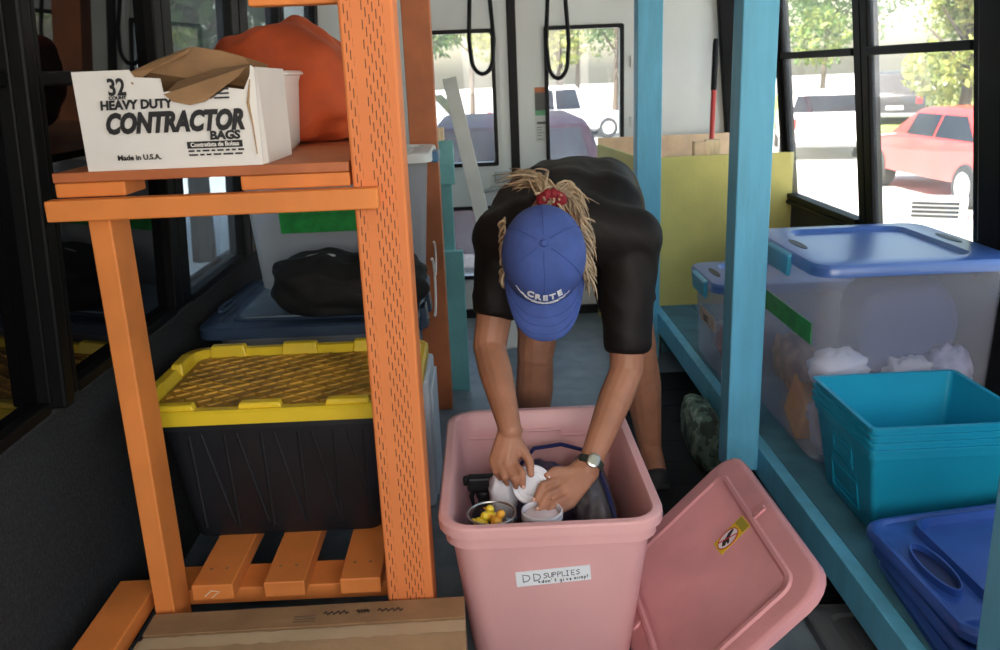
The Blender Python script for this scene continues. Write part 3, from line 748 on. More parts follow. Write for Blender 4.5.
def clear_tote(label, O, hx, hy, h, lidm, clipm, drop=.0, r=.05):
    t = thing('storage_tote', label, 'storage tote', O)
    O = V(O)
    b = B(); R = [rr(hx * .94 - .02, hy * .94 - .02, r * .7, 0), rr(hx * .94, hy * .94, r, .02), rr(hx * .985, hy * .985, r, h * .9), rr(hx - .004, hy - .004, r, h * .91), rr(hx - .004, hy - .004, r, h - .03),
             rr(hx - .010, hy - .010, r, h - .03), rr(hx * .985 - .004, hy * .985 - .004, r, h * .9), rr(hx * .94 - .004, hy * .94 - .004, r * .9, .022), rr(hx * .94 - .02, hy * .94 - .02, r * .7, .006)]
    b.loft(R); b.v = [p + O for p in b.v]; obj('tote_body', b, CLEAR, t, smooth=True)
    b = B(); R = [rr(hx - .03, hy - .03, r, h - .028), rr(hx, hy, r, h - .034), rr(hx + .014, hy + .014, r + .01, h - .034), rr(hx + .014, hy + .014, r + .01, h - .012), rr(hx + .008, hy + .008, r + .008, h - .003), rr(hx - .005, hy - .005, r, h),
              rr(hx - .075, hy - .045, r, h), rr(hx - .083, hy - .053, r, h - .012), rr(hx - .10, hy - .07, r, h - .012)]
    b.loft(R); b.v = [p + O for p in b.v]; ld = obj('lid', b, lidm, t, smooth=True)
    for sx in (-1, 1):
        cx = sx * (hx - .035)
        b = B(); b.loft([[V((cx + .013 * math.cos(a), .07 * math.sin(a), z)) for a in [2 * PI * k / 20 for k in range(20)]] for z in (h - .004, h + .0015)])
        b.v = [p + O for p in b.v]; obj('handle_slot', b, mat('slot_black', (.006, .008, .015), .5), ld)
        b = B(); x0 = sx * (hx + .012)
        b.hexa([(x0, -.085, h - .075), (x0 + sx * .012, -.085, h - .07), (x0 + sx * .012, .085, h - .07), (x0, .085, h - .075), (x0 - sx * .006, -.095, h - .006), (x0 + sx * .014, -.095, h - .012), (x0 + sx * .014, .095, h - .012), (x0 - sx * .006, .095, h - .006)])
        b.v = [p + O for p in b.v]; obj('clip', b, clipm, ld, bevel=.005)
    return t, ld
bigO = V((1.104, 2.425, .2195))
big, _ = clear_tote('large clear storage tote with bright blue lid on the blue deck', bigO, .252, .27, .578, LIDBLUE, CLIPBLUE)
b = B(); z0, z1 = .345, .405
f = lambda z: .252 * (.94 + .045 * z / .506) + .0012
b.hexa([(-f(z0), -.215, z0), (-f(z0) + .002, -.215, z0), (-f(z0) + .002, .20, z0), (-f(z0), .20, z0), (-f(z1), -.215, z1), (-f(z1) + .002, -.215, z1), (-f(z1) + .002, .20, z1), (-f(z1), .20, z1)])
b.v = [p + bigO for p in b.v]; obj('tape_band', b, GREEN, big)
farO = V((1.03, 3.06, .2195))
far, _ = clear_tote('smaller clear storage tote with blue lid beyond the near blue post', farO, .245, .185, .355, LIDBLUE, CLIPBLUE)
b = B(); z0, z1 = .165, .215
f = lambda z: .245 * (.94 + .045 * z / .32) + .0012
b.hexa([(-f(z0), -.13, z0 + .0), (-f(z0) + .002, -.13, z0), (-f(z0) + .002, .085, z0), (-f(z0), .085, z0), (-f(z1), -.13, z1), (-f(z1) + .002, -.13, z1), (-f(z1) + .002, .085, z1), (-f(z1), .085, z1)])
b.v = [p + farO for p in b.v]; lb = obj('paper_label', b, mat('tan_label', (.66, .50, .40), .6), far)
text('lettering', 'LIST', .038, farO + V((-f(.18) - .0006, .03, .172)), (0, -1, 0), (-.1, 0, 1), INK, lb, .1, .0006, .075)
# contents of the clear totes
def lump(name, label, cat, c, r, m, seed, amp=.25, fr=3, power=2.4, group=None):
    t = obj(name, blob(B(), c, r, amp, fr, seed, 26, 16, power), m, None, origin=c, smooth='all')
    tag(t, label, cat, group); return t
C0 = bigO
PKO = mat('orange_package', (.85, .36, .05), .35, var=.15, vscale=14); WPK = mat('white_film', (.80, .78, .82), .3, var=.08, vscale=20)
NAVYCL = mat('slate_blue_cloth', (.05, .075, .22), .8, var=.15, vscale=6)
M = Matrix.Translation(C0 + V((-.195, -.06, .105))) @ Matrix.Rotation(.5, 4, 'X')
b = B(); b.box(-.03, .03, -.07, .06, -.075, .085, M); o = obj('snack_package', b, PKO, bevel=.012, smooth=True); tag(o, 'orange package near the bottom of the large clear tote', 'package')
lump('fabric_bundle', 'brownish cloth bundle above orange package in the large clear tote', 'bundle', C0 + V((-.185, .05, .20)), (.045, .15, .075), mat('tan_cloth', (.42, .27, .18), .8, var=.4, vscale=20), 4)
lump('white_bag', 'white plastic bag near left corner inside large clear tote', 'bag', C0 + V((-.15, -.18, .26)), (.075, .055, .055), WPK, 8)
lump('white_bag', 'tall pale bundle at front left inside large clear tote', 'bag', C0 + V((-.14, -.19, .12)), (.085, .05, .11), mat('pale_pink_film', (.72, .58, .60), .35, var=.2, vscale=18), 9)
lump('white_bag', 'crumpled white bag in front of slate blue cloth inside large clear tote', 'bag', C0 + V((.055, -.165, .22)), (.07, .045, .055), WPK, 10, .45, 5)
lump('white_bag', 'crumpled lilac white bag at right front inside large clear tote', 'bag', C0 + V((.165, -.165, .235)), (.055, .05, .07), mat('lilac_film', (.55, .55, .72), .3, var=.25, vscale=22), 11, .4, 5)
lump('folded_cloth', 'slate blue folded cloth filling the large clear tote', 'cloth', C0 + V((.07, -.03, .25)), (.15, .10, .225), NAVYCL, 12, .10, 2, 4)
lump('fabric_bundle', 'purple cloth low in right half of large clear tote', 'bundle', C0 + V((.06, -.15, .09)), (.12, .06, .07), mat('violet_cloth', (.22, .18, .35), .8, var=.3), 13)
C1 = farO
lump('fabric_bundle', 'pink cloth bundle inside the smaller clear tote', 'bundle', C1 + V((-.14, -.03, .09)), (.05, .09, .07), mat('magenta_cloth', (.40, .06, .16), .7, var=.3), 14)
lump('fabric_bundle', 'dark purple bundle low in the smaller clear tote', 'bundle', C1 + V((-.02, -.02, .08)), (.07, .11, .06), mat('plum_cloth', (.08, .05, .12), .7, var=.3), 15)
lump('white_bag', 'pale bag at far end inside the smaller clear tote', 'bag', C1 + V((-.13, .105, .08)), (.05, .045, .06), WPK, 16)

# nested turquoise crates
def crate(label):
    t = thing('storage_crate', label, 'crate', (0, 0, 0), 'nested turquoise crates on the blue deck')
    b = B(); h = .235; a0, b0, a1, b1 = .150, .142, .182, .172
    R = [rr(a0 - .006, b0 - .006, .012, 0), rr(a0, b0, .015, .006), rr(a1 - .004, b1 - .004, .015, h - .028), rr(a1 + .001, b1 + .001, .015, h - .026), rr(a1 + .002, b1 + .002, .015, h - .006), rr(a1 + .008, b1 + .008, .015, h - .005), rr(a1 + .008, b1 + .008, .015, h), rr(a1 - .003, b1 - .003, .012, h),
         rr(a1 - .006, b1 - .006, .012, h - .03), rr(a0 - .003, b0 - .003, .012, .008), rr(a0 - .01, b0 - .01, .01, .005)]
    b.loft(R); obj('crate_body', b, TEALCRATE, t, smooth=True)
    b = B(); s = (a1 - a0) / h; zc = .155
    fx = lambda z: -(a0 + s * z)
    for (y0, y1, z0, z1) in ((-.055, .055, zc + .022, zc + .026), (-.055, .055, zc - .026, zc - .022), (-.055, -.051, zc - .026, zc + .026), (.051, .055, zc - .026, zc + .026), (-.045, .045, zc - .014, zc - .002), (-.075, .075, .03, .034), (-.075, .075, .10, .104), (-.075, -.071, .03, .104), (.071, .075, .03, .104)):
        for sg in (1,):
            e = -.003
            b.hexa([(sg * (fx(z0) + .003), y0, z0), (sg * (fx(z0) + e), y0, z0), (sg * (fx(z0) + e), y1, z0), (sg * (fx(z0) + .003), y1, z0), (sg * (fx(z1) + .003), y0, z1), (sg * (fx(z1) + e), y0, z1), (sg * (fx(z1) + e), y1, z1), (sg * (fx(z1) + .003), y1, z1)])
    obj('grip_panel', b, TEALCRATE, t)
    return t
names = ['bottom turquoise crate of the nested stack standing on the blue deck', 'second turquoise crate from the bottom of the nested stack', 'third turquoise crate from the bottom of the nested stack', 'topmost empty turquoise crate of the nested stack']
c0 = crate(names[0])
for k in range(4):
    o = c0 if k == 0 else copy_tree(c0)
    o['label'] = names[k]
    o.location = (1.024, 1.945, .220 + .0175 * k); o.rotation_euler = (0, 0, math.radians(.5))

# stack of royal blue lids
def blue_lid():
    t = thing('tote_lid', '', 'tote lid', (0, 0, 0), 'stack of royal blue tote lids leaning on the deck edge')
    b = B(); hx, hy, r = .25, .20, .045
    R = [rr(hx - .07, hy - .07, r, -.014), rr(hx - .006, hy - .006, r, -.010), rr(hx - .008, hy - .008, r, -.019), rr(hx + .002, hy + .002, r, -.019), rr(hx, hy, r, -.006), rr(hx - .006, hy - .006, r, 0), rr(hx - .014, hy - .014, r, 0), rr(hx - .020, hy - .020, r, -.006),
         rr(hx - .085, hy - .035, r * .8, -.005), rr(hx - .090, hy - .040, r * .8, .0125), rr(hx - .096, hy - .046, r * .8, .0125), rr(hx - .103, hy - .053, r * .7, -.004)]
    b.loft(R); obj('lid_body', b, ROYAL, t, smooth=True)
    for sx in (-1, 1):
        b = B(); cx = sx * (hx - .052)
        oval = lambda a, q, z: V((cx + (.022 + q) * math.cos(a), (.078 + q) * math.sin(a), z))
        A = [2 * PI * k / 28 for k in range(28)]
        b.loft([[oval(a, .004, -.006) for a in A], [oval(a, .004, .010) for a in A], [oval(a, 0, .010) for a in A], [oval(a, -.001, -.004) for a in A]], closed=True)
        h = obj('handle', b, ROYAL, t, smooth=True)
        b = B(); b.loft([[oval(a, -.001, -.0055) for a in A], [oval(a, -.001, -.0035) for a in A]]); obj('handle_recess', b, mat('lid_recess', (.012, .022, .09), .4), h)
    return t
ln = ['topmost royal blue tote lid of the stack leaning on deck edge', 'second royal blue lid from the top of the tilted stack', 'third royal blue lid from the top of the tilted stack', 'lowest royal blue lid, nearest the deck under the tilted stack']
l0 = blue_lid()
TOP = V((1.045, 1.49, .345))
for k in range(4):
    o = l0 if k == 0 else copy_tree(l0)
    o['label'] = ln[k]
    o.rotation_mode = 'XYZ'
    o.rotation_euler = (math.radians(2), math.radians(-3 - 1.0 * k), math.radians(4 - 3.0 * k))
    o.location = TOP + V((.006 * k, -.016 * k, -.031 * k))

# camouflage bag under the deck, grey lid at the floor
t = thing('camouflage_bag', 'green camouflage cloth bag tucked under the blue deck behind the near post', 'bag', (.712, 2.76, 0))
b = B(); blob(b, (.712, 2.76, .085), (.048, .19, .10), .12, 3, 21, 34, 22, 3)
b.v = [V((p.x, p.y, max(p.z, .001))) for p in b.v]
obj('bag_body', b, camo_mat(), t, smooth='all', sub=1)
t = thing('tote_lid', 'grey translucent plastic lid lying on the floor under the blue deck', 'tote lid', (.86, 1.55, 0))
b = B(); lid_shell(b, .24, .20, .04, .03, .045, .008, .0); b.v = [V((p.x + .965, p.y + 1.62, p.z + .031)) for p in b.v]
obj('lid_body', b, GREYLID, t, smooth=True)
t = thing('rubber_mat', 'black rubber tile mat on the floor under the blue deck', 'mat', (1.0, 2.4, 0))
obj('backing', B().box(.50, 1.34, 1.84, 3.60, 0, .003), mat('black_rubber_tile', (.010, .010, .011), .75, spec=.2), t)
b = B()
for i in range(5):
    for j in range(10): b.box(.50 + .17 * i, .66 + .17 * i, 1.85 + .17 * j, 2.01 + .17 * j, 0, .006)
obj('tile', b, mat('black_rubber_tile', (.010, .010, .011), .75, spec=.2), t, bevel=.002)

# ================================================================== PINK TOTE
pk = thing('storage_tote', 'open pink plastic storage tote the person is reaching into', 'storage tote', (.108, 1.885, 0))
O = V((.108, 1.885, 0)); b = B()
tote_shell(b, .172, .255, .215, .305, .42, .055, .005, .020, .024)
ridge = []
for (x, z) in ((-.19, .352), (-.07, .352), (-.07, .368), (.07, .368), (.07, .352), (.19, .352)):
    ridge.append((x, .305 - .012 - (.42 - z) * .12, z))
b.tube(ridge, .004, 6)
b.v = [p + O for p in b.v]; obj('tote_body', b, PINK, pk, smooth=True)
# handwritten label
b = B(); Mf = frame((.031, 1.5978, .2605), (.155, -.0014, .011), (0, -.124, 1))
xl = Mf @ V((0, 0, 0))
b.box(0, .157, 0, .038, 0, .0012, Mf); lab = obj('paper_label', b, WHITE_LBL, pk)
STK = {'D': [[(0, 0), (0, 1), (.55, .8), (.65, .45), (.45, .12), (0, 0)]], 'S': [[(.6, .9), (.3, 1), (.05, .8), (.3, .55), (.55, .35), (.35, .05), (0, .1)]], 'U': [[(0, 1), (.03, .2), (.3, 0), (.55, .2), (.6, 1)]],
       'P': [[(0, 0), (.05, 1), (.5, .9), (.5, .6), (.05, .5)]], 'L': [[(0, 1), (0, 0), (.5, .05)]], 'I': [[(.1, 0), (.1, 1)], [(-.1, 1), (.3, 1)], [(-.1, 0), (.3, 0)]], 'E': [[(.5, 1), (0, 1), (0, 0), (.5, 0)], [(0, .5), (.4, .5)]],
       'd': [[(.45, .55), (.1, .5), (.05, .1), (.35, .05), (.45, .5), (.5, 1.0), (.48, 0)]], 'o': [[(.3, .6), (.05, .3), (.25, 0), (.5, .3), (.3, .6)]], 'n': [[(0, .6), (.03, 0)], [(.03, .4), (.3, .6), (.4, .4), (.42, 0)]], "'": [[(.1, 1), (.05, .75)]],
       't': [[(.2, .95), (.2, .05), (.4, .05)], [(0, .65), (.42, .65)]], 'g': [[(.45, .55), (.1, .5), (.08, .15), (.4, .12), (.45, .55), (.42, -.3), (.05, -.35)]], 'i': [[(.1, .55), (.1, 0)], [(.1, .8), (.1, .85)]], 'v': [[(0, .6), (.2, 0), (.42, .6)]], 'e': [[(.05, .3), (.45, .35), (.3, .6), (.05, .3), (.25, 0), (.45, .1)]],
       'a': [[(.45, .55), (.1, .5), (.08, .1), (.35, .05), (.45, .5), (.5, 0)]], 'w': [[(0, .6), (.12, 0), (.27, .45), (.42, 0), (.55, .6)]], 'y': [[(0, .6), (.2, .1)], [(.45, .6), (.1, -.4)]], '!': [[(.1, 1), (.08, .3)], [(.07, .05), (.07, 0)]], '*': [[(0, .3), (.4, .5)], [(.2, .1), (.2, .7)], [(0, .55), (.4, .2)]]}
def scribe(b, s, x, y, w, h, adv, M, r, slope=0):
    r *= 1.6
    for i, ch in enumerate(s):
        for st in STK.get(ch, []):
            b.tube([M @ V((x + px_ * w, y + py_ * h + slope * i, .0013)) for px_, py_ in st], r, 5)
        x += adv
b = B()
scribe(b, 'DD', .015, .011, .022, .019, .0225, Mf, .0007); scribe(b, 'SUPPLIES', .058, .016, .0135, .0125, .0098, Mf, .0006, .0002)
scribe(b, "*don't", .046, .0045, .009, .0085, .0068, Mf, .0006); scribe(b, 'give', .091, .0045, .009, .0085, .0068, Mf, .0006); scribe(b, 'away!', .121, .0055, .009, .0085, .0070, Mf, .0006, .0003)
obj('handwriting', b, mat('pencil_black', (.06, .06, .07), .7), lab)

# lid leaning beside the tote
A = V((.612, 2.045, .345)); yaw = .02
ex = V((-math.cos(yaw), -math.sin(yaw), 0)); dn = ex * math.cos(.79) - V((0, 0, 1)) * math.sin(.79); e1 = V((math.sin(yaw), -math.cos(yaw), 0))
ctr = A + dn * .235 + e1 * .30
nrm = e1.cross(dn); 
xa = -dn
Ml = frame(ctr, xa, -e1)
if Ml.col[2].z < 0: Ml = frame(ctr, xa, e1)
STK_S = 1 if Ml.col[1].y > 0 else -1
pl = thing('tote_lid', 'dusty pink tote lid with yellow warning sticker leaning beside the pink tote', 'tote lid', ctr)
b = B(); hx, hy, r = .235, .305, .07
R = [rr(hx - .06, hy - .06, r, -.008), rr(hx - .008, hy - .008, r, -.008), rr(hx - .008, hy - .008, r, -.026), rr(hx, hy, r, -.026), rr(hx, hy, r, -.006), rr(hx - .005, hy - .005, r, -.001), rr(hx - .012, hy - .012, r, 0),
     rr(hx - .052, hy - .052, r * .55, .001), rr(hx - .056, hy - .056, r * .5, .006), rr(hx - .064, hy - .064, r * .45, .006), rr(hx - .070, hy - .070, r * .4, .001)]
b.loft(R)
for (x, y) in ((hx - .035, .02), (-hx + .035, .02)):
    b.loft([[V((x + .018 * math.cos(a) * q, y + .012 * math.sin(a) * q, z)) for a in [2 * PI * k / 16 for k in range(16)]] for q, z in ((1, 0), (.8, .005), (.3, .006))])
b.box(hx - .055, hx - .02, .005, .012, -.001, .006)
b.v = [Ml @ p for p in b.v]
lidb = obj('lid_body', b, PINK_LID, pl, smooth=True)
# sticker
SY = mat('sticker_yellow', (.80, .56, .02), .45)
st = B(); Ms = Ml @ Matrix.Translation((.115, STK_S * .022, .0012)) @ Matrix.Rotation(math.radians(4 * STK_S), 4, 'Z')
st.box(-.047, .047, -.0265, .0265, 0, .0008, Ms); sk = obj('warning_sticker', st, SY, pl)
q = B(); q.prism([(-.012 + .031 * math.cos(a), .023 * math.sin(a)) for a in [2 * PI * k / 28 for k in range(28)]], .0012, Ms); obj('white_disc', q, WHITE_LBL, sk)
q = B(); A2 = [2 * PI * k / 28 for k in range(29)]
q.tube([Ms @ V((-.012 + .031 * math.cos(a), .023 * math.sin(a), .0012)) for a in A2], .0014, 5); q.tube([Ms @ V((-.036, .012, .0018)), Ms @ V((.012, -.012, .0018))], .0013, 5)
obj('prohibition_ring', q, mat('sticker_red', (.45, .02, .02), .5), sk)
q = B(); q.prism([(-.034, -.006), (-.028, .004), (-.014, .007), (-.004, .013), (.010, .014), (.012, .008), (.002, .004), (-.008, -.002), (-.014, -.014), (-.020, -.015), (-.019, -.005), (-.027, -.012)], .0016, Ms); obj('figure_print', q, INK, sk)
q = B(); q.box(.024, .045, -.024, .024, .0006, .0012, Ms); obj('text_block', q, mat('sticker_olive', (.38, .32, .03), .5), sk)

# ---- contents of the pink tote
PUR = mat('violet_cloth_bag', (.10, .09, .16), .35, var=.3, vscale=14)
t = thing('zip_bag', 'grey plastic zip bag with blue edge standing at right inside pink tote', 'bag', (.22, 1.88, .01))
b = B(); blob(b, (.232, 1.90, .175), (.050, .235, .165), .14, 3, 31, 36, 22, 3.2); b.v = [V((min(p.x, .272 + p.z * .10 - .01), p.y, max(p.z, .007))) for p in b.v]
obj('bag_body', b, mat('grey_film', (.17, .17, .19), .25, var=.25, vscale=16, bump=.3, bscale=18), t, smooth='all')
b = B(); b.tube([(.06, 2.10, .30), (.10, 2.105, .345), (.17, 2.09, .36), (.235, 2.06, .352), (.252, 1.98, .346), (.26, 1.86, .335), (.262, 1.74, .322)], .0055, 8); obj('blue_edge', b, mat('bag_blue_edge', (.02, .03, .14), .4), t, smooth='all')
lump('fabric_bundle', 'dark violet cloth bundle at the back inside pink tote', 'bundle', (.12, 2.03, .17), (.11, .09, .16), PUR, 33, .15)
lump('fabric_bundle', 'brown cloth under the jar at near left of the pink tote', 'bundle', (.02, 1.70, .155), (.075, .06, .145), mat('brown_filling', (.05, .035, .03), .7, var=.3), 36, .1, 3, 3)
lump('fabric_bundle', 'dark cloth filling the middle of the pink tote under the cup', 'bundle', (.07, 1.82, .145), (.07, .08, .135), mat('black_filling', (.02, .02, .022), .7, var=.3), 34, .15, 3, 3)
lump('fabric_bundle', 'white crumpled cloth at left inside pink tote behind the hand', 'cloth', (.012, 1.845, .345), (.030, .026, .075), mat('white_cotton', (.72, .70, .74), .8, var=.05), 35, .35, 4)
# spray bottle
t = thing('spray_bottle', 'black trigger spray bottle standing at left inside pink tote', 'bottle', (-.035, 1.87, .01))
b = B(); b.lathe([(.036, 0), (.038, .01), (.038, .19), (.030, .23), (.014, .26), (.014, .285)], (-.035, 1.87, .055), 18); obj('bottle_body', b, BLACK_TOTE, t, smooth=True)
b = B(); b.lathe([(.018, .33), (.018, .352)], (-.035, 1.87, 0), 16); b.box(-.072, .012, 1.855, 1.885, .352, .388); b.box(-.082, -.070, 1.860, 1.880, .365, .388); obj('spray_head', b, BLACK_TRIM, t, bevel=.006)
b = B(); b.tube([(-.055, 1.87, .354), (-.064, 1.87, .335), (-.060, 1.87, .312)], [.007, .006, .004], 8); obj('trigger', b, BLACK_TRIM, t, smooth=True)
# glass jar of small yellow pieces
t = thing('glass_jar', 'glass jar with steel clip holding yellow toys at near left of pink tote', 'jar', (-.016, 1.672, .300))
JC = V((-.016, 1.672, .300))
b = B(); b.lathe([(.040, 0), (.050, .006), (.051, .085), (.049, .092), (.046, .092), (.047, .08), (.046, .012), (.036, .006)], JC, 28); obj('jar_body', b, glass_mat('jar_glass', (.92, .94, .94), .03), t, smooth=True)
b = B(); b.tube([JC + V((.051 * math.cos(a), .051 * math.sin(a), .095)) for a in [2 * PI * k / 32 for k in range(33)]], .0025, 6); b.tube([JC + V((.02, -.054, .05)), JC + V((.032, -.06, .085)), JC + V((.045, -.05, .105)), JC + V((.03, -.055, .11))], .002, 6)
obj('wire_clip', b, STEEL, t, smooth=True)
for k, (dx, dy, dz, nm) in enumerate(((-.024, -.004, .076, 'left'), (.010, -.014, .082, 'middle'), (-.002, .018, .078, 'rear'))):
    M = Matrix.Translation(JC + V((dx, dy, dz))) @ Matrix.Rotation(k * 1.3, 4, 'Z') @ Matrix.Rotation(.5 * k, 4, 'X')
    d = thing('rubber_duck', ('yellow rubber duck at left in the glass jar', 'orange yellow rubber duck lying at right in the glass jar', 'yellow rubber duck at the back in the glass jar')[k], 'toy', tuple(JC + V((dx, dy, dz - .015))), 'little ducks in the glass jar')
    b = B(); b.ell((0, 0, 0), (.017, .013, .012), n=14, m=10); b.ell((.010, 0, .015), (.010, .0095, .010), n=12, m=8); b.ell((-.015, 0, .006), (.006, .006, .004), n=10, m=6); b.v = [M @ p for p in b.v]
    obj('duck_body', b, mat('duck_yellow', (.85, .62, .04), .4) if k != 1 else mat('duck_orange', (.82, .40, .04), .4), d, smooth='all')
    b = B(); b.ell((.021, 0, .014), (.005, .005, .002), n=8, m=6); b.v = [M @ p for p in b.v]; obj('beak', b, mat('duck_beak', (.80, .25, .03), .4), d, smooth='all')
# white cup and its lid
t = thing('plastic_cup', 'white ribbed plastic tub standing in pink tote under the hand with the watch', 'cup', (.094, 1.702, .309))
CC = V((.094, 1.702, .309))
b = B(); b.lathe([(.040, 0), (.042, .004), (.044, .052), (.0455, .054), (.0455, .060), (.044, .062), (.0455, .064), (.0455, .071), (.044, .073), (.042, .073), (.041, .05), (.038, .008)], CC, 32); obj('cup_body', b, WHITEPL, t, smooth=True)
b = B(); b.lathe([(.038, .062), (.030, .066), (.0, .067)], CC, 24); obj('contents', b, mat('pinkish_powder', (.75, .62, .64), .8), t, smooth=True)
t = thing('cup_lid', 'round white ribbed lid held in the right hand of the bending person', 'lid', (.090, 1.775, .40))
LCt = V((.0765, 1.785, .402)); Ml2 = frame(LCt, (1, 0, .35), (-.22, .55, .62))
b = B(); b.lathe([(.043, -.012), (.046, -.012), (.046, -.002), (.044, .001), (.038, .0005), (.036, -.001), (.031, .001), (.029, -.0005), (.024, .001), (.022, -.0005), (.016, .001), (.0, .001)], (0, 0, 0), 32); b.v = [Ml2 @ p for p in b.v]
obj('lid_disc', b, WHITEPL, t, smooth=True)

# ================================================================== PERSON
pe = thing('person', 'person in dark shirt and blue cap bending over the pink tote', 'person', (.31, 2.6, 0))
def remeshed(name, b, m, voxel, smooth_it, parent, fac=.5, disp=None):
    o = obj('tmp', b, m, parent)
    md = o.modifiers.new('r', 'REMESH'); md.mode = 'VOXEL'; md.voxel_size = voxel
    s = o.modifiers.new('s', 'SMOOTH'); s.factor = fac; s.iterations = smooth_it
    bpy.context.view_layer.update()
    dg = bpy.context.evaluated_depsgraph_get()
    me = bpy.data.meshes.new_from_object(o.evaluated_get(dg)); me.name = name
    if disp: disp(me, ORG[o.name])
    for p in me.polygons: p.use_smooth = True
    if not me.materials: me.materials.append(m)
    k = bpy.data.objects.new(name, me); COL.objects.link(k); k.location = o.location; k.parent = parent; ORG[k.name] = ORG[o.name]
    bpy.data.objects.remove(o)
    return k
hipL, kneeL, ankL = V((.19, 2.60, .85)), V((.135, 2.56, .46)), V((.12, 2.66, .075))
hipR, kneeR, ankR = V((.37, 2.60, .85)), V((.455, 2.56, .46)), V((.515, 2.66, .075))
PEL = V((.28, 2.60, .92)); WST = V((.25, 2.42, .945)); CHE = V((.205, 2.20, .945)); NEK = V((.165, 2.03, .955))
shL, elL, wrL = V((.045, 2.10, .905)), V((-.006, 2.03, .655)), V((.034, 1.835, .515))
shR, elR, wrR = V((.345, 2.08, .885)), V((.327, 2.00, .590)), V((.212, 1.838, .410))
HC = V((.122, 1.865, .902))                                 # head centre
HT = V((-.05, -.90, .43)).normalized()                     # towards the crown
HF = V((-.02, -.43, -.90)); HF = (HF - HT * HF.dot(HT)).normalized()   # where the face looks
HS = HF.cross(HT).normalized()
MH = Matrix(((HS.x, HF.x, HT.x, HC.x), (HS.y, HF.y, HT.y, HC.y), (HS.z, HF.z, HT.z, HC.z), (0, 0, 0, 1)))
b = B()
for h, k, a, sg in ((hipL, kneeL, ankL, -1), (hipR, kneeR, ankR, 1)):
    b.caps(h, k, .088, .058); b.caps(k, k + (a - k) * .35, .055, .060, sx=1, sy=1.0); b.caps(k + (a - k) * .35, a, .060, .038)
    b.caps(a, a + V((0, -.10, -.03)), .038, .034); b.caps(a + V((0, .02, -.03)), a + V((0, -.13, -.042)), .035, .028)
b.caps(PEL + V((-.07, 0, 0)), PEL + V((.07, 0, 0)), .115, .115)
for d in (-.065, .065):
    b.caps(PEL + V((d, 0, 0)), WST + V((d * .8, 0, 0)), .10, .085); b.caps(WST + V((d * .8, 0, 0)), CHE + V((d * 1.1, 0, 0)), .085, .095)
    b.caps(CHE + V((d * 1.1, 0, 0)), NEK + V((d * .9, .05, 0)), .092, .06)
b.caps(PEL, WST, .115, .10); b.caps(WST, CHE, .10, .105); b.caps(CHE, NEK, .105, .075); b.caps(CHE, shL, .09, .06); b.caps(CHE, shR, .09, .06)
b.caps(NEK + V((0, .04, 0)), HC + HT * -.05 + V((0, .03, 0)), .056, .052)
for s_, e_, w_ in ((shL, elL, wrL), (shR, elR, wrR)):
    b.caps(NEK + V((0, .06, -.01)), s_, .055, .056); b.caps(s_, e_, .054, .041)
    b.caps(e_, e_ + (w_ - e_) * .3, .040, .041); b.caps(e_ + (w_ - e_) * .3, w_, .041, .0265)
# head, in the head's own axes (x side, y face, z crown)
hd = B(); hd.ell((0, 0, .02), (.074, .092, .105), n=24, m=16); hd.caps((0, .03, -.03), (0, .052, -.085), .052, .030); hd.caps((0, .085, .02), (0, .104, -.022), .010, .015, n=10)
for s_ in (-1, 1):
    hd.caps((s_ * .077, -.005, .012), (s_ * .078, -.002, -.030), .014, .009, n=10, sx=.6); hd.caps((s_ * .030, .080, .030), (s_ * .045, .072, .032), .012, .010, n=10)
hd.caps((-.018, .088, -.052), (.018, .088, -.052), .008, .008, n=10)
b.T = MH; b.add(hd.v, hd.f); b.T = Matrix()
# hands
def hand(b, wr, kn, tips, thumb):
    """wrist, the four knuckles from index to little, (middle joint, tip) of each finger, thumb joints"""
    R_ = (.0090, .0092, .0087, .0077)
    for i, (k, (md, tp)) in enumerate(zip(kn, tips)):
        r = R_[i]; w0 = wr + (k - kn[1].lerp(kn[2], .5)) * .45
        b.caps(w0, k, .0175, r * 1.25, n=12)
        b.caps(k, md, r * 1.12, r, n=10); b.caps(md, md.lerp(tp, .55), r, r * .92, n=10); b.caps(md.lerp(tp, .55), tp, r * .92, r * .74, n=10)
    for i in range(3): b.caps(wr.lerp(kn[i].lerp(kn[i + 1], .5), .3), kn[i].lerp(kn[i + 1], .5) + (wr - kn[i]) * .12, .0165, .0115, n=10)
    b.caps(wr.lerp(kn[0], .15), thumb[0], .018, .0135, n=10); b.caps(thumb[0], thumb[1], .0125, .0110, n=10); b.caps(thumb[1], thumb[2], .0110, .0085, n=10)
hand(b, wrL, [V((.037, 1.800, .450)), V((.021, 1.793, .448)), V((.004, 1.798, .450)), V((-.010, 1.808, .455))],
     [(V((.056, 1.770, .440)), V((.056, 1.762, .410))), (V((.036, 1.764, .430)), V((.041, 1.776, .402))), (V((.015, 1.772, .430)), V((.022, 1.788, .404))), (V((-.004, 1.788, .436)), V((.006, 1.800, .412)))],
     [V((.058, 1.818, .476)), V((.074, 1.802, .452)), V((.076, 1.788, .426))])
hand(b, wrR, [V((.127, 1.788, .404)), V((.139, 1.776, .390)), V((.152, 1.766, .374)), V((.163, 1.762, .358))],
     [(V((.100, 1.756, .414)), V((.082, 1.730, .393))), (V((.108, 1.740, .396)), V((.089, 1.714, .378))), (V((.121, 1.730, .379)), V((.103, 1.705, .366))), (V((.138, 1.730, .363)), V((.122, 1.708, .353)))],
     [V((.160, 1.812, .416)), V((.132, 1.804, .424)), V((.112, 1.794, .418))])
body = remeshed('body', b, SKIN, .0034, 2, pe)
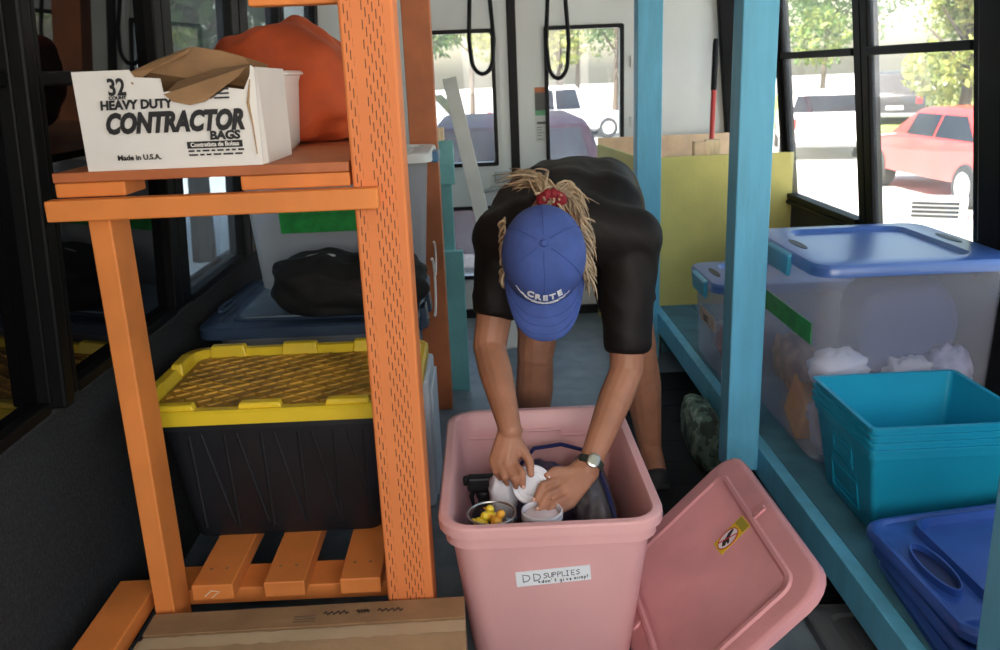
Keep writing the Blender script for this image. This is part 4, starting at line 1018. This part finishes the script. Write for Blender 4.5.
# fingernails
nb = B()
for p, q in ((V((.057, 1.755, .411)), 0), (V((.077, 1.725, .395)), 0), (V((.084, 1.708, .381)), 0), (V((.098, 1.699, .369)), 0), (V((.117, 1.702, .356)), 0)):
    nb.ell(p, (.0045, .002, .0055), n=8, m=6)
obj('fingernail', nb, mat('nail', (.62, .36, .28), .3), body, smooth='all')

# shirt
def fold(me, org):
    for v in me.vertices:
        p = v.co + org
        q = V((p.x * 5, p.y * 9, p.z * 4)); n1 = noise.noise(q); q2 = V((p.x * 16 + p.y * 6, p.y * 7, p.z * 10)); n2 = noise.noise(q2)
        n3 = 1 - abs(noise.noise(V((p.x * 9 + p.z * 9, p.y * 3, p.z * 5 - p.x * 5))) * 2.2)
        v.co += v.normal * (.007 * n1 + .003 * n2 + .006 * max(0, n3 - .45))
b = B()
for d in (-.072, .072):
    b.caps(PEL + V((d * 1.0, .02, .01)), WST + V((d * .95, 0, .01)), .116, .105); b.caps(WST + V((d * .95, 0, .01)), CHE + V((d * 1.25, 0, .0)), .105, .108)
    b.caps(CHE + V((d * 1.25, 0, 0)), NEK + V((d * 1.1, .05, -.01)), .108, .072)
b.caps(PEL + V((0, .02, .012)), WST + V((0, 0, .014)), .124, .112); b.caps(WST + V((0, 0, .014)), CHE + V((0, 0, .008)), .112, .118); b.caps(CHE + V((0, 0, .008)), NEK + V((0, .04, 0)), .118, .085)
b.caps(CHE + V((-.07, -.01, .0)), shL + V((0, .02, 0)), .105, .078); b.caps(CHE + V((.07, -.01, 0)), shR + V((0, .02, 0)), .105, .078); b.caps(WST + V((-.07, 0, 0)), shL + V((.02, .06, 0)), .1, .07); b.caps(WST + V((.07, 0, 0)), shR + V((-.02, .06, 0)), .1, .07)
b.caps(CHE + V((-.02, -.03, -.09)), CHE + V((.02, .12, -.09)), .10, .09)
b.caps(V((.03, 2.08, .915)), V((.18, 2.05, .945)), .074, .080); b.caps(V((.18, 2.05, .945)), V((.355, 2.07, .905)), .080, .074)
for s_, e_, q, r0, r1 in ((shL, elL, .72, .080, .056), (shR, elR, .86, .078, .055)):
    hem = s_.lerp(e_, q)
    b.caps(s_ + V((0, .03, .01)), s_, .075, r0); b.caps(s_, hem, r0, r1, rounded=False, n=20)
    b.ell(s_, (r0 * .98, r0 * .98, r0 * .98))
shirt = remeshed('shirt', b, SHIRT, .0075, 18, pe, disp=fold)
# shorts
b = B()
b.caps(PEL + V((-.075, .005, -.02)), PEL + V((.075, .005, -.02)), .125, .125)
for h, k in ((hipL, kneeL), (hipR, kneeR)): b.ell(h, (.1, .11, .1)); b.caps(h, h.lerp(k, .66), .105, .090, rounded=False, n=20)
remeshed('shorts', b, SHORTS, .009, 4, pe)
# shoes
for a in (ankL, ankR):
    b = B(); b.caps(a + V((0, .03, -.035)), a + V((0, -.13, -.045)), .042, .034, sx=1.05); b.box(a.x - .04, a.x + .04, a.y - .165, a.y + .065, 0, .018)
    o = remeshed('shoe', b, SHOE, .006, 3, pe)

# cap in head axes
cap = B(); nu, nv = 40, 12
cz = .035
def crown(u, v):
    a = 2 * PI * u; w = (PI / 2) * v
    rx, ry, rz = .0915, .108, .098
    return V((rx * math.sin(w) ** .92 * math.cos(a), ry * math.sin(w) ** .92 * math.sin(a) - .004, cz + rz * math.cos(w)))
rings = [[crown(k / nu, (i + .25) / (nv + .25)) for k in range(nu)] for i in range(nv + 1)]
rings += [[p + V((0, 0, -.014)) for p in rings[-1]]]
rings += [[V((p.x * .965, p.y * .965, p.z)) for p in rings[-1]]] + [[V((p.x * .965, p.y * .965, p.z)) for p in rings[-2]]]
cap.loft(rings, True, True)
for k in range(6):
    a = (k + .5) / 6
    cap.tube([crown(a, v / 10) * 1.0 + V((0, 0, .0008)) for v in range(1, 11)], .0012, 5)
cap.v = [MH @ p for p in cap.v]
cp = obj('cap', cap, CAPBLUE, pe, smooth=True)
bt = B(); bt.ell((0, -.004, cz + .099), (.009, .009, .004), n=14, m=8); bt.v = [MH @ p for p in bt.v]; obj('cap_button', bt, CAPBLUE, cp, smooth='all')
bm_ = B(); nb_ = 24; top, bot = [], []
rowsT = []
for j in range(7):
    q = j / 6; row = []
    for k in range(nb_ + 1):
        s_ = -1 + 2 * k / nb_; a = PI / 2 - s_ * 1.22
        base = V((.0905 * math.cos(a), .107 * math.sin(a) - .004, cz - .012))
        ext = .078 * (1 - abs(s_) ** 3.2)
        p = base + V((base.x * .06 * q, ext * q, 0)); p.z += -.012 * q - .26 * (p.x ** 2) / .09 - .004
        row.append(p)
    rowsT.append(row)
for (off, rev) in ((0, False), (-.003, True)):
    vs = [p + V((0, 0, off)) for r in rowsT for p in r]; n = nb_ + 1
    fs = [(i * n + k, i * n + k + 1, (i + 1) * n + k + 1, (i + 1) * n + k) for i in range(6) for k in range(nb_)]
    bm_.add(vs, fs)
n = nb_ + 1; o2 = 7 * n
bm_.f += [(6 * n + k, 6 * n + k + 1, o2 + 6 * n + k + 1, o2 + 6 * n + k) for k in range(nb_)]; bm_.mi += [0] * nb_
for q in (2.2, 3.6, 5.0):
    i = int(q); bm_.tube([rowsT[i][k].lerp(rowsT[i + 1][k], q - i) + V((0, 0, .0006)) for k in range(2, nb_ - 1)], .0007, 4)
bm_.v = [MH @ p for p in bm_.v]
obj('cap_brim', bm_, CAPBLUE, cp, smooth='all')
# embroidery on the cap front
def crown_pt(sx_, t):      # sx_ sideways angle, t 0..1 up from the brim
    a = PI / 2 - sx_; v = 1 - t
    return crown(a / (2 * PI), v)
word = 'CRETE'
for i, ch in enumerate(word):
    s_ = (i - 2) * .185
    s_ = -s_
    t_ = .17 + .16 * abs(s_) ** 1.5; p = crown_pt(s_, t_); p2 = crown_pt(s_, t_ + .12); px2 = crown_pt(s_ - .05, t_)
    upv = (p2 - p).normalized(); xr = (px2 - p).normalized()
    P0, U, Xr = MH @ p, MH.to_3x3() @ upv, MH.to_3x3() @ xr
    nrm = Xr.cross(U)
    if nrm.dot(MH.to_3x3() @ p) < 0: Xr = -Xr; nrm = -nrm
    text('embroidery', ch, .0215, P0 + nrm * .0012, Xr, U, EMBROID, cp, 0, .0009, None, 'CENTER', .0006, 1.2)
eb = B()
for (t0, w0, ph) in ((.085, .62, 0), (.05, .5, 1.0), (.02, .34, 2.0), (.11, .78, .5)):
    pts = [crown_pt(w0 * (1 - 2 * k / 30), t0 + .16 * abs(w0 * (1 - 2 * k / 30)) ** 1.5 + .012 * math.sin(k * 1.7 + ph)) * 1.006 for k in range(31)]
    if t0 == .11: pts = pts[:7]
    eb.tube(pts, .0007, 4)
eb.v = [MH @ p for p in eb.v]; obj('embroidered_outline', eb, EMBROID, cp)
# hair: ponytail out of the cap's back, loose strands at the sides
hb = B(); SC = MH @ V((0, -.100, .085))
SC = V((.146, 1.935, 1.025))
rh = random.Random(3)
for k in range(150):
    j = V((rh.gauss(0, .012), rh.gauss(0, .010), rh.gauss(0, .006)))
    if k < 80: e = V((.090 + rh.gauss(0, .028), 2.03 + rh.gauss(0, .025), 1.060 + rh.gauss(0, .012))); mid = V((.128 + rh.gauss(0, .016), 2.00, 1.088 + rh.gauss(0, .010)))
    else: e = V((.212 + rh.gauss(0, .018), 1.97 + rh.gauss(0, .02), .975 + rh.gauss(0, .02))); mid = V((.19 + rh.gauss(0, .014), 2.00 + rh.gauss(0, .01), 1.068 + rh.gauss(0, .010)))
    p0 = SC + j; pts = []
    for i in range(9):
        q = i / 8; p = p0 * (1 - q) ** 2 + mid * 2 * q * (1 - q) + e * q * q
        pts.append(p + V((.004 * math.sin(q * 9 + k), .003 * math.cos(q * 7 + k), .003 * math.sin(q * 8 + k * 2))))
    hb.tube(pts, [.0030] * 6 + [.0024, .0016, .0007], 5)
for k in range(130):      # loose hair at the sides and nape, coming out below the cap edge
    right = k % 4 != 0
    sg = -1 if right else 1
    p0 = MH @ V((sg * -.082, rh.uniform(-.095, .03), rh.uniform(.015, .04)))
    if p0.x < HC.x and right or p0.x > HC.x and not right: p0 = MH @ V((sg * .082, rh.uniform(-.095, .03), rh.uniform(.015, .04)))
    out = (p0 - HC); out = V((out.x, 0, 0)).normalized()
    ln_ = rh.uniform(.03, .085) if right else rh.uniform(.02, .05)
    e = p0 + out * rh.uniform(.004, .034 if right else .014) + HT * -rh.uniform(.0, .05) + HF * ln_ * rh.uniform(.3, 1.1)
    mid = p0.lerp(e, .5) + out * rh.uniform(.0, .016) + HF * rh.uniform(-.012, .012)
    hb.tube([p0 * (1 - q) ** 2 + mid * 2 * q * (1 - q) + e * q * q for q in [i / 6 for i in range(7)]], [.0028] * 5 + [.0018, .0006], 5)
obj('hair', hb, HAIR, pe, smooth='all')
sb = B()
pts = []
xs_, ys_ = V((1, .1, 0)).normalized(), V((0, -.45, .9)).normalized()
for k in range(49):
    a = 2 * PI * k / 48; r = .0185 + .003 * math.sin(11 * a)
    pts.append(SC + xs_ * r * math.cos(a) * 1.15 + ys_ * r * math.sin(a) * .75 + V((0, -.004, 0)))
sb.tube(pts, [.0125 + .003 * math.sin(k * 2.7) for k in range(49)], 8)
obj('scrunchie', sb, SCRUNCH, pe, smooth='all')
# wrist watch
axw = (wrR - elR).normalized(); wc = wrR - axw * .012
xw = axw.cross(V((0, -1, .35))).normalized(); yw = xw.cross(axw).normalized()
if yw.y > 0: yw = -yw
wb = B(); rings = []
for z, r in ((-.009, .0298), (-.009, .0318), (.009, .0312), (.009, .0292)):
    rings.append([wc + axw * z + (xw * math.cos(2 * PI * k / 28) + yw * math.sin(2 * PI * k / 28)) * r for k in range(28)])
wb.loft(rings, closed=True); ws = obj('wristwatch', wb, STRAPGREEN, pe, smooth=True)
Mw = frame(wc + yw * .031, xw, axw)
if (Mw.col[2].xyz).dot(yw) < 0: Mw = frame(wc + yw * .031, -xw, axw)
wf = B(); wf.loft([[Mw @ p for p in rr(.0145, .0165, .012, z)] for z in (-.003, .0045)] + [[Mw @ p for p in rr(.012, .014, .010, .006)]]); obj('watch_case', wf, STEEL, ws, smooth=True)
wf = B(); wf.loft([[Mw @ p for p in rr(.0095, .011, .008, z)] for z in (.0062, .0072)]); obj('watch_face', wf, WATCHFACE, ws)

# ================================================================== OUTSIDE
GZ = -.90
struct(obj('ground', B().box(-60, 90, -40, 140, GZ - .2, GZ), mat('sunlit_concrete', (.62, .60, .56), .8, var=.08, vscale=.6)))
lawn = obj('lawn', B().box(10, 60, 26.5, 60, GZ, GZ + .05), mat('grass_green', (.30, .34, .08), .9, var=.3, vscale=2), None)
struct(lawn)
nbw = B(); nbw.box(-9.5, -6.5, -16, 14, GZ, 9.4)  # added wall, tall enough to keep the sun out of the left windows
struct(obj('sun_block_wall', nbw, mat('grey_render', (.36, .42, .42), .8, var=.05, vscale=1)))

TYRE = mat('tyre_rubber', (.02, .02, .02), .7); HUBM = mat('alloy_hub', (.6, .6, .62), .3, metal=.6)
CARGLASS = mat('car_glass', (.012, .014, .02), .15, spec=.2); TAIL = mat('tail_light_red', (.35, .02, .02), .3)
def car(label, cat, loc, rot, paint, kind='suv', L=4.6, Wd=1.82, H=1.72):
    """x runs along the car, nose at +x"""
    t = thing('parked_car', label, cat, loc)
    M = Matrix.Translation(V(loc)) @ Matrix.Rotation(rot, 4, 'Z')
    h2 = L / 2; hw = Wd / 2
    if kind == 'sedan':
        low = [(-h2, .35), (-h2, .80), (-h2 + .1, .92), (-h2 + .75, .98), (.85, .96), (h2 - .25, .82), (h2, .62), (h2, .32)]
        up = [(-h2 + .55, .96), (-h2 + 1.15, H - .06), (-h2 + 1.5, H), (.15, H), (.45, H - .05), (1.15, .95)]
    else:
        low = [(-h2, .40), (-h2, .95), (-h2 + .05, 1.05), (.95, 1.04), (h2 - .30, .95), (h2, .75), (h2, .36)]
        up = [(-h2 + .06, 1.03), (-h2 + .32, H - .05), (-h2 + .6, H), (.25, H), (.55, H - .07), (1.25, 1.02)]
    def slab(b, prof, yb, yt, ymid=None):
        zs = [p[1] for p in prof]; z0, z1 = min(zs), max(zs); rings = []
        for s_ in (-1, -.9, .9, 1):
            ring = []
            for x, z in prof:
                q = (z - z0) / (z1 - z0); y = (yb + (yt - yb) * q) * s_
                k = .94 if abs(s_) == 1 else 1.0
                ring.append(V((x * (.985 if abs(s_) == 1 else 1), y if abs(s_) == 1 else y, z0 + (z - z0) * (1 if abs(s_) < 1 else .985))))
            rings.append(ring)
        b.loft(rings)
    b = B(); slab(b, low, hw, hw * .97); slab(b, up, hw * .95, hw * .74)
    b.v = [M @ p for p in b.v]; obj('body', b, paint, t, bevel=.03, smooth=True)
    zb, ztp = up[0][1] + .02, H - .11
    def onup(x, z, s_, off):
        q = (z - up[0][1]) / (H - up[0][1]); return V((x, (hw * (.95 + (.74 - .95) * q) + off) * s_, z))
    rear_x = lambda z: up[0][0] + (up[1][0] - up[0][0]) * (z - up[0][1]) / (up[1][1] - up[0][1])
    frnt_x = lambda z: up[-1][0] + (up[-2][0] - up[-1][0]) * (z - up[-1][1]) / (up[-2][1] - up[-1][1])
    for s_ in (-1, 1):
        cuts = [rear_x(zb) + .16, -.35, .62 if kind != 'sedan' else .55]
        for (xa, xb) in ((0, 1), (1, 2)):
            b = B()
            pts = []
            xa0 = cuts[xa] + .04; xa1 = (rear_x(ztp) + .16) if xa == 0 else xa0; xb0 = cuts[xb] - .03; xb1 = xb0 if xb == 1 else min(xb0, frnt_x(ztp) - .12)
            for off in (.004, .012): pts += [onup(xa0, zb, s_, off), onup(xb0, zb, s_, off), onup(xb1, ztp, s_, off), onup(xa1, ztp, s_, off)]
            b.hexa(pts); b.v = [M @ p for p in b.v]; obj('side_window', b, CARGLASS, t)
    for (fx, nm, sg) in ((rear_x, 'rear_window', -1), (frnt_x, 'windscreen', 1)):
        b = B(); pts = []
        for off in (.006, .014):
            for z, s_ in ((zb + .03, -1), (zb + .03, 1), (ztp + .03, 1), (ztp + .03, -1)):
                q = (z - up[0][1]) / (H - up[0][1]); y = hw * (.95 + (.74 - .95) * q) * .86 * s_; pts.append(V((fx(z) + sg * off, y, z)))
        b.hexa(pts); b.v = [M @ p for p in b.v]; obj(nm, b, CARGLASS, t)
    for x in (-h2 + .85, h2 - .85):
        for s_ in (-1, 1):
            b = B(); Mx = M @ Matrix.Translation((x, s_ * (hw - .10), .33)) @ Matrix.Rotation(PI / 2, 4, 'X')
            b.lathe([(.20, -.12), (.31, -.115), (.33, -.09), (.33, .09), (.31, .115), (.20, .12)], (0, 0, 0), 24); b.v = [Mx @ p for p in b.v]; wh = obj('wheel', b, TYRE, t, smooth=True)
            b = B(); b.lathe([(.21, -.125), (.19, -.128), (.05, -.10), (.05, .10), (.19, .128), (.21, .125)], (0, 0, 0), 20); b.v = [Mx @ p for p in b.v]; obj('hub', b, HUBM, wh, smooth=True)
    for s_ in (-1, 1):
        b = B(); b.box(-h2 - .01, -h2 + .12, s_ * hw * .78 - .1, s_ * hw * .78 + .1, .72, .95); b.v = [M @ p for p in b.v]; obj('tail_light', b, TAIL, t, bevel=.02)
        b = B(); b.box(h2 - .2, h2 + .005, s_ * hw * .72 - .16, s_ * hw * .72 + .16, .62, .76); b.v = [M @ p for p in b.v]; obj('headlight', b, HUBM, t, bevel=.02)
    b = B(); b.box(-h2 - .02, -h2 + .01, -.26, .26, .55, .67); b.v = [M @ p for p in b.v]; obj('number_plate', b, WHITE_LBL, t)
    b = B(); b.box(-h2 - .06, -h2 + .15, -hw * .98, hw * .98, .30, .44); b.v = [M @ p for p in b.v]; obj('bumper', b, mat('bumper_grey', (.16, .16, .17), .6), t, bevel=.03)
    return t
def aim(x, y): return math.atan2(y, x)
car('white estate car parked outside, seen from behind through the right windows', 'car', (8.35, 22.0, GZ), math.radians(74), mat('white_car_paint', (.80, .80, .80), .3, coat=.5), 'suv', 4.6, 1.85, 1.52)
car('red saloon car parked outside nearest the right window', 'car', (7.9, 14.1, GZ), math.radians(91), mat('red_car_paint', (.52, .05, .045), .3, coat=.5), 'sedan', 4.5, 1.75, 1.42)
car('dark van parked far off on the grass beyond the red car', 'car', (14.7, 31.0, GZ), math.radians(60), mat('dark_car_paint', (.03, .03, .035), .3), 'suv', 4.6, 1.85, 1.75)
car('dark maroon car parked close behind the rear doors', 'car', (.30, 11.0, GZ), math.radians(90), mat('maroon_car_paint', (.022, .008, .016), .5, spec=.2), 'suv', 4.6, 2.1, 1.72)
car('white car far behind the bus, seen through right rear window', 'car', (2.6, 30, GZ), math.radians(10), mat('white_car_paint', (.8, .8, .8), .3), 'sedan')
car('silver car far behind the bus, seen through left rear window', 'car', (-1.8, 27, GZ), math.radians(-12), mat('silver_car_paint', (.55, .57, .6), .3), 'sedan')
# low dark grille box near the red car
t = thing('vent_box', 'low dark louvred box on the pavement before the red car', 'vent', (6.35, 12.1, GZ))
M = Matrix.Translation((6.25, 11.9, GZ)) @ Matrix.Rotation(math.radians(-28), 4, 'Z')
b = B(); b.box(-.40, .40, 0, .3, 0, .30, M); obj('case', b, mat('white_kerb', (.8, .8, .78), .7), t, bevel=.01)
b = B()
for k in range(4): b.box(-.30, .30, -.015, .01, .03 + k * .06, .07 + k * .06, M)
obj('louvre', b, BLACK_TRIM, t)

# trees: trunk and a crown of real leaves
def tree(label, x, y, h, cr_, c1, c2, seed, n=7500, leaf=.15, zlow=.28, group='trees outside'):
    r = np.random.default_rng(seed)
    t = thing('tree', label, 'tree', (x, y, GZ), group)
    b = B(); b.tube([(x, y, GZ), (x + .1, y, GZ + h * .3), (x - .05, y + .1, GZ + h * .75)], [.16, .12, .05], 8)
    for k in range(5):
        a = k * 1.26 + seed; z = GZ + h * (.3 + .08 * k)
        b.tube([(x, y, z), (x + cr_ * .6 * math.cos(a), y + cr_ * .6 * math.sin(a), z + h * .16)], [.06, .02], 6)
    obj('trunk', b, mat('bark', (.10, .075, .055), .9, var=.3), t, smooth=True)
    nb2 = 14
    ctr = np.stack([r.normal(0, cr_ * .45, nb2), r.normal(0, cr_ * .45, nb2), r.uniform(h * zlow + cr_ * .25, h - cr_ * .25, nb2)], 1)
    rad = r.uniform(.30, .52, nb2) * cr_
    ii = r.integers(0, nb2, n); d = r.normal(size=(n, 3)); d /= np.linalg.norm(d, axis=1)[:, None]
    P = ctr[ii] + d * (rad[ii] * r.uniform(.55, 1.05, n))[:, None]
    P[:, 2] = np.maximum(P[:, 2], .35); P += np.array([x, y, GZ])
    u = r.normal(size=(n, 3)); u /= np.linalg.norm(u, axis=1)[:, None]; w = np.cross(u, r.normal(size=(n, 3))); w /= np.linalg.norm(w, axis=1)[:, None]
    s_ = leaf * r.uniform(.6, 1.2, n)[:, None]
    q = np.stack([P - u * s_, P + w * s_ * .45, P + u * s_, P - w * s_ * .45], 1).reshape(-1, 3)
    me = bpy.data.meshes.new('foliage'); me.from_pydata((q - np.array([x, y, GZ])).tolist(), [], [(4 * i, 4 * i + 1, 4 * i + 2, 4 * i + 3) for i in range(n)])
    for k, c in enumerate((c1, c2)):
        nm = 'leaf_%.2f_%.2f_%.2f' % c
        if nm not in MATS:
            Mx = bpy.data.materials.new('leaf'); Mx.use_nodes = True; nn = Mx.node_tree.nodes; ll = Mx.node_tree.links
            pr = nn['Principled BSDF']; pr.inputs['Base Color'].default_value = (*c, 1); pr.inputs['Roughness'].default_value = .5
            tl = nn.new('ShaderNodeBsdfTranslucent'); tl.inputs[0].default_value = (*c, 1); mx = nn.new('ShaderNodeMixShader'); mx.inputs[0].default_value = .4
            ll.new(pr.outputs[0], mx.inputs[1]); ll.new(tl.outputs[0], mx.inputs[2]); ll.new(mx.outputs[0], nn['Material Output'].inputs[0]); MATS[nm] = Mx
        me.materials.append(MATS[nm])
    me.polygons.foreach_set('material_index', (r.random(n) > .6).astype(np.int32))
    o = bpy.data.objects.new('foliage', me); COL.objects.link(o); o.parent = t
YG, YG2, MG, DG, DG2 = (.36, .36, .10), (.24, .29, .07), (.12, .20, .06), (.07, .13, .045), (.04, .09, .03)
tree('yellow green tree standing behind the red car', 11.2, 20.6, 5.2, 1.5, YG, YG2, 1, 7500, .12, .22)
tree('tall yellow green tree right of the dark van', 16.9, 26, 8, 2.2, YG, MG, 2)
tree('mid green tree above the white estate car', 10.0, 33.5, 8, 2.4, YG2, MG, 3)
tree('dark green tree behind the white estate car', 6.6, 44, 10, 3.4, MG, DG, 4)
tree('dark green tree left of the yellow green trees', 18, 47, 11, 4, MG, DG, 5)
tree('broad green tree far beyond the dark van', 29, 52, 12, 4.2, YG2, DG, 6)
tree('green tree at far right edge of the window view', 25, 34.5, 10, 3.2, YG2, MG, 7)
tree('pale green tree in the right rear window', 3.1, 36, 8.5, 2.4, YG, YG2, 8)
tree('dark green tree in the left rear window', -3.0, 33, 8, 2.3, MG, DG, 9)
tree('green tree between the two rear windows', -.5, 49, 11, 3.6, YG2, MG, 10)
tree('green tree to the right behind the rear doors', 5.6, 52, 12, 3.6, YG2, MG, 11)
tree('shaded green tree outside the left windows above the torn box', -3.7, 11.2, 6.2, 1.5, MG, DG, 12)
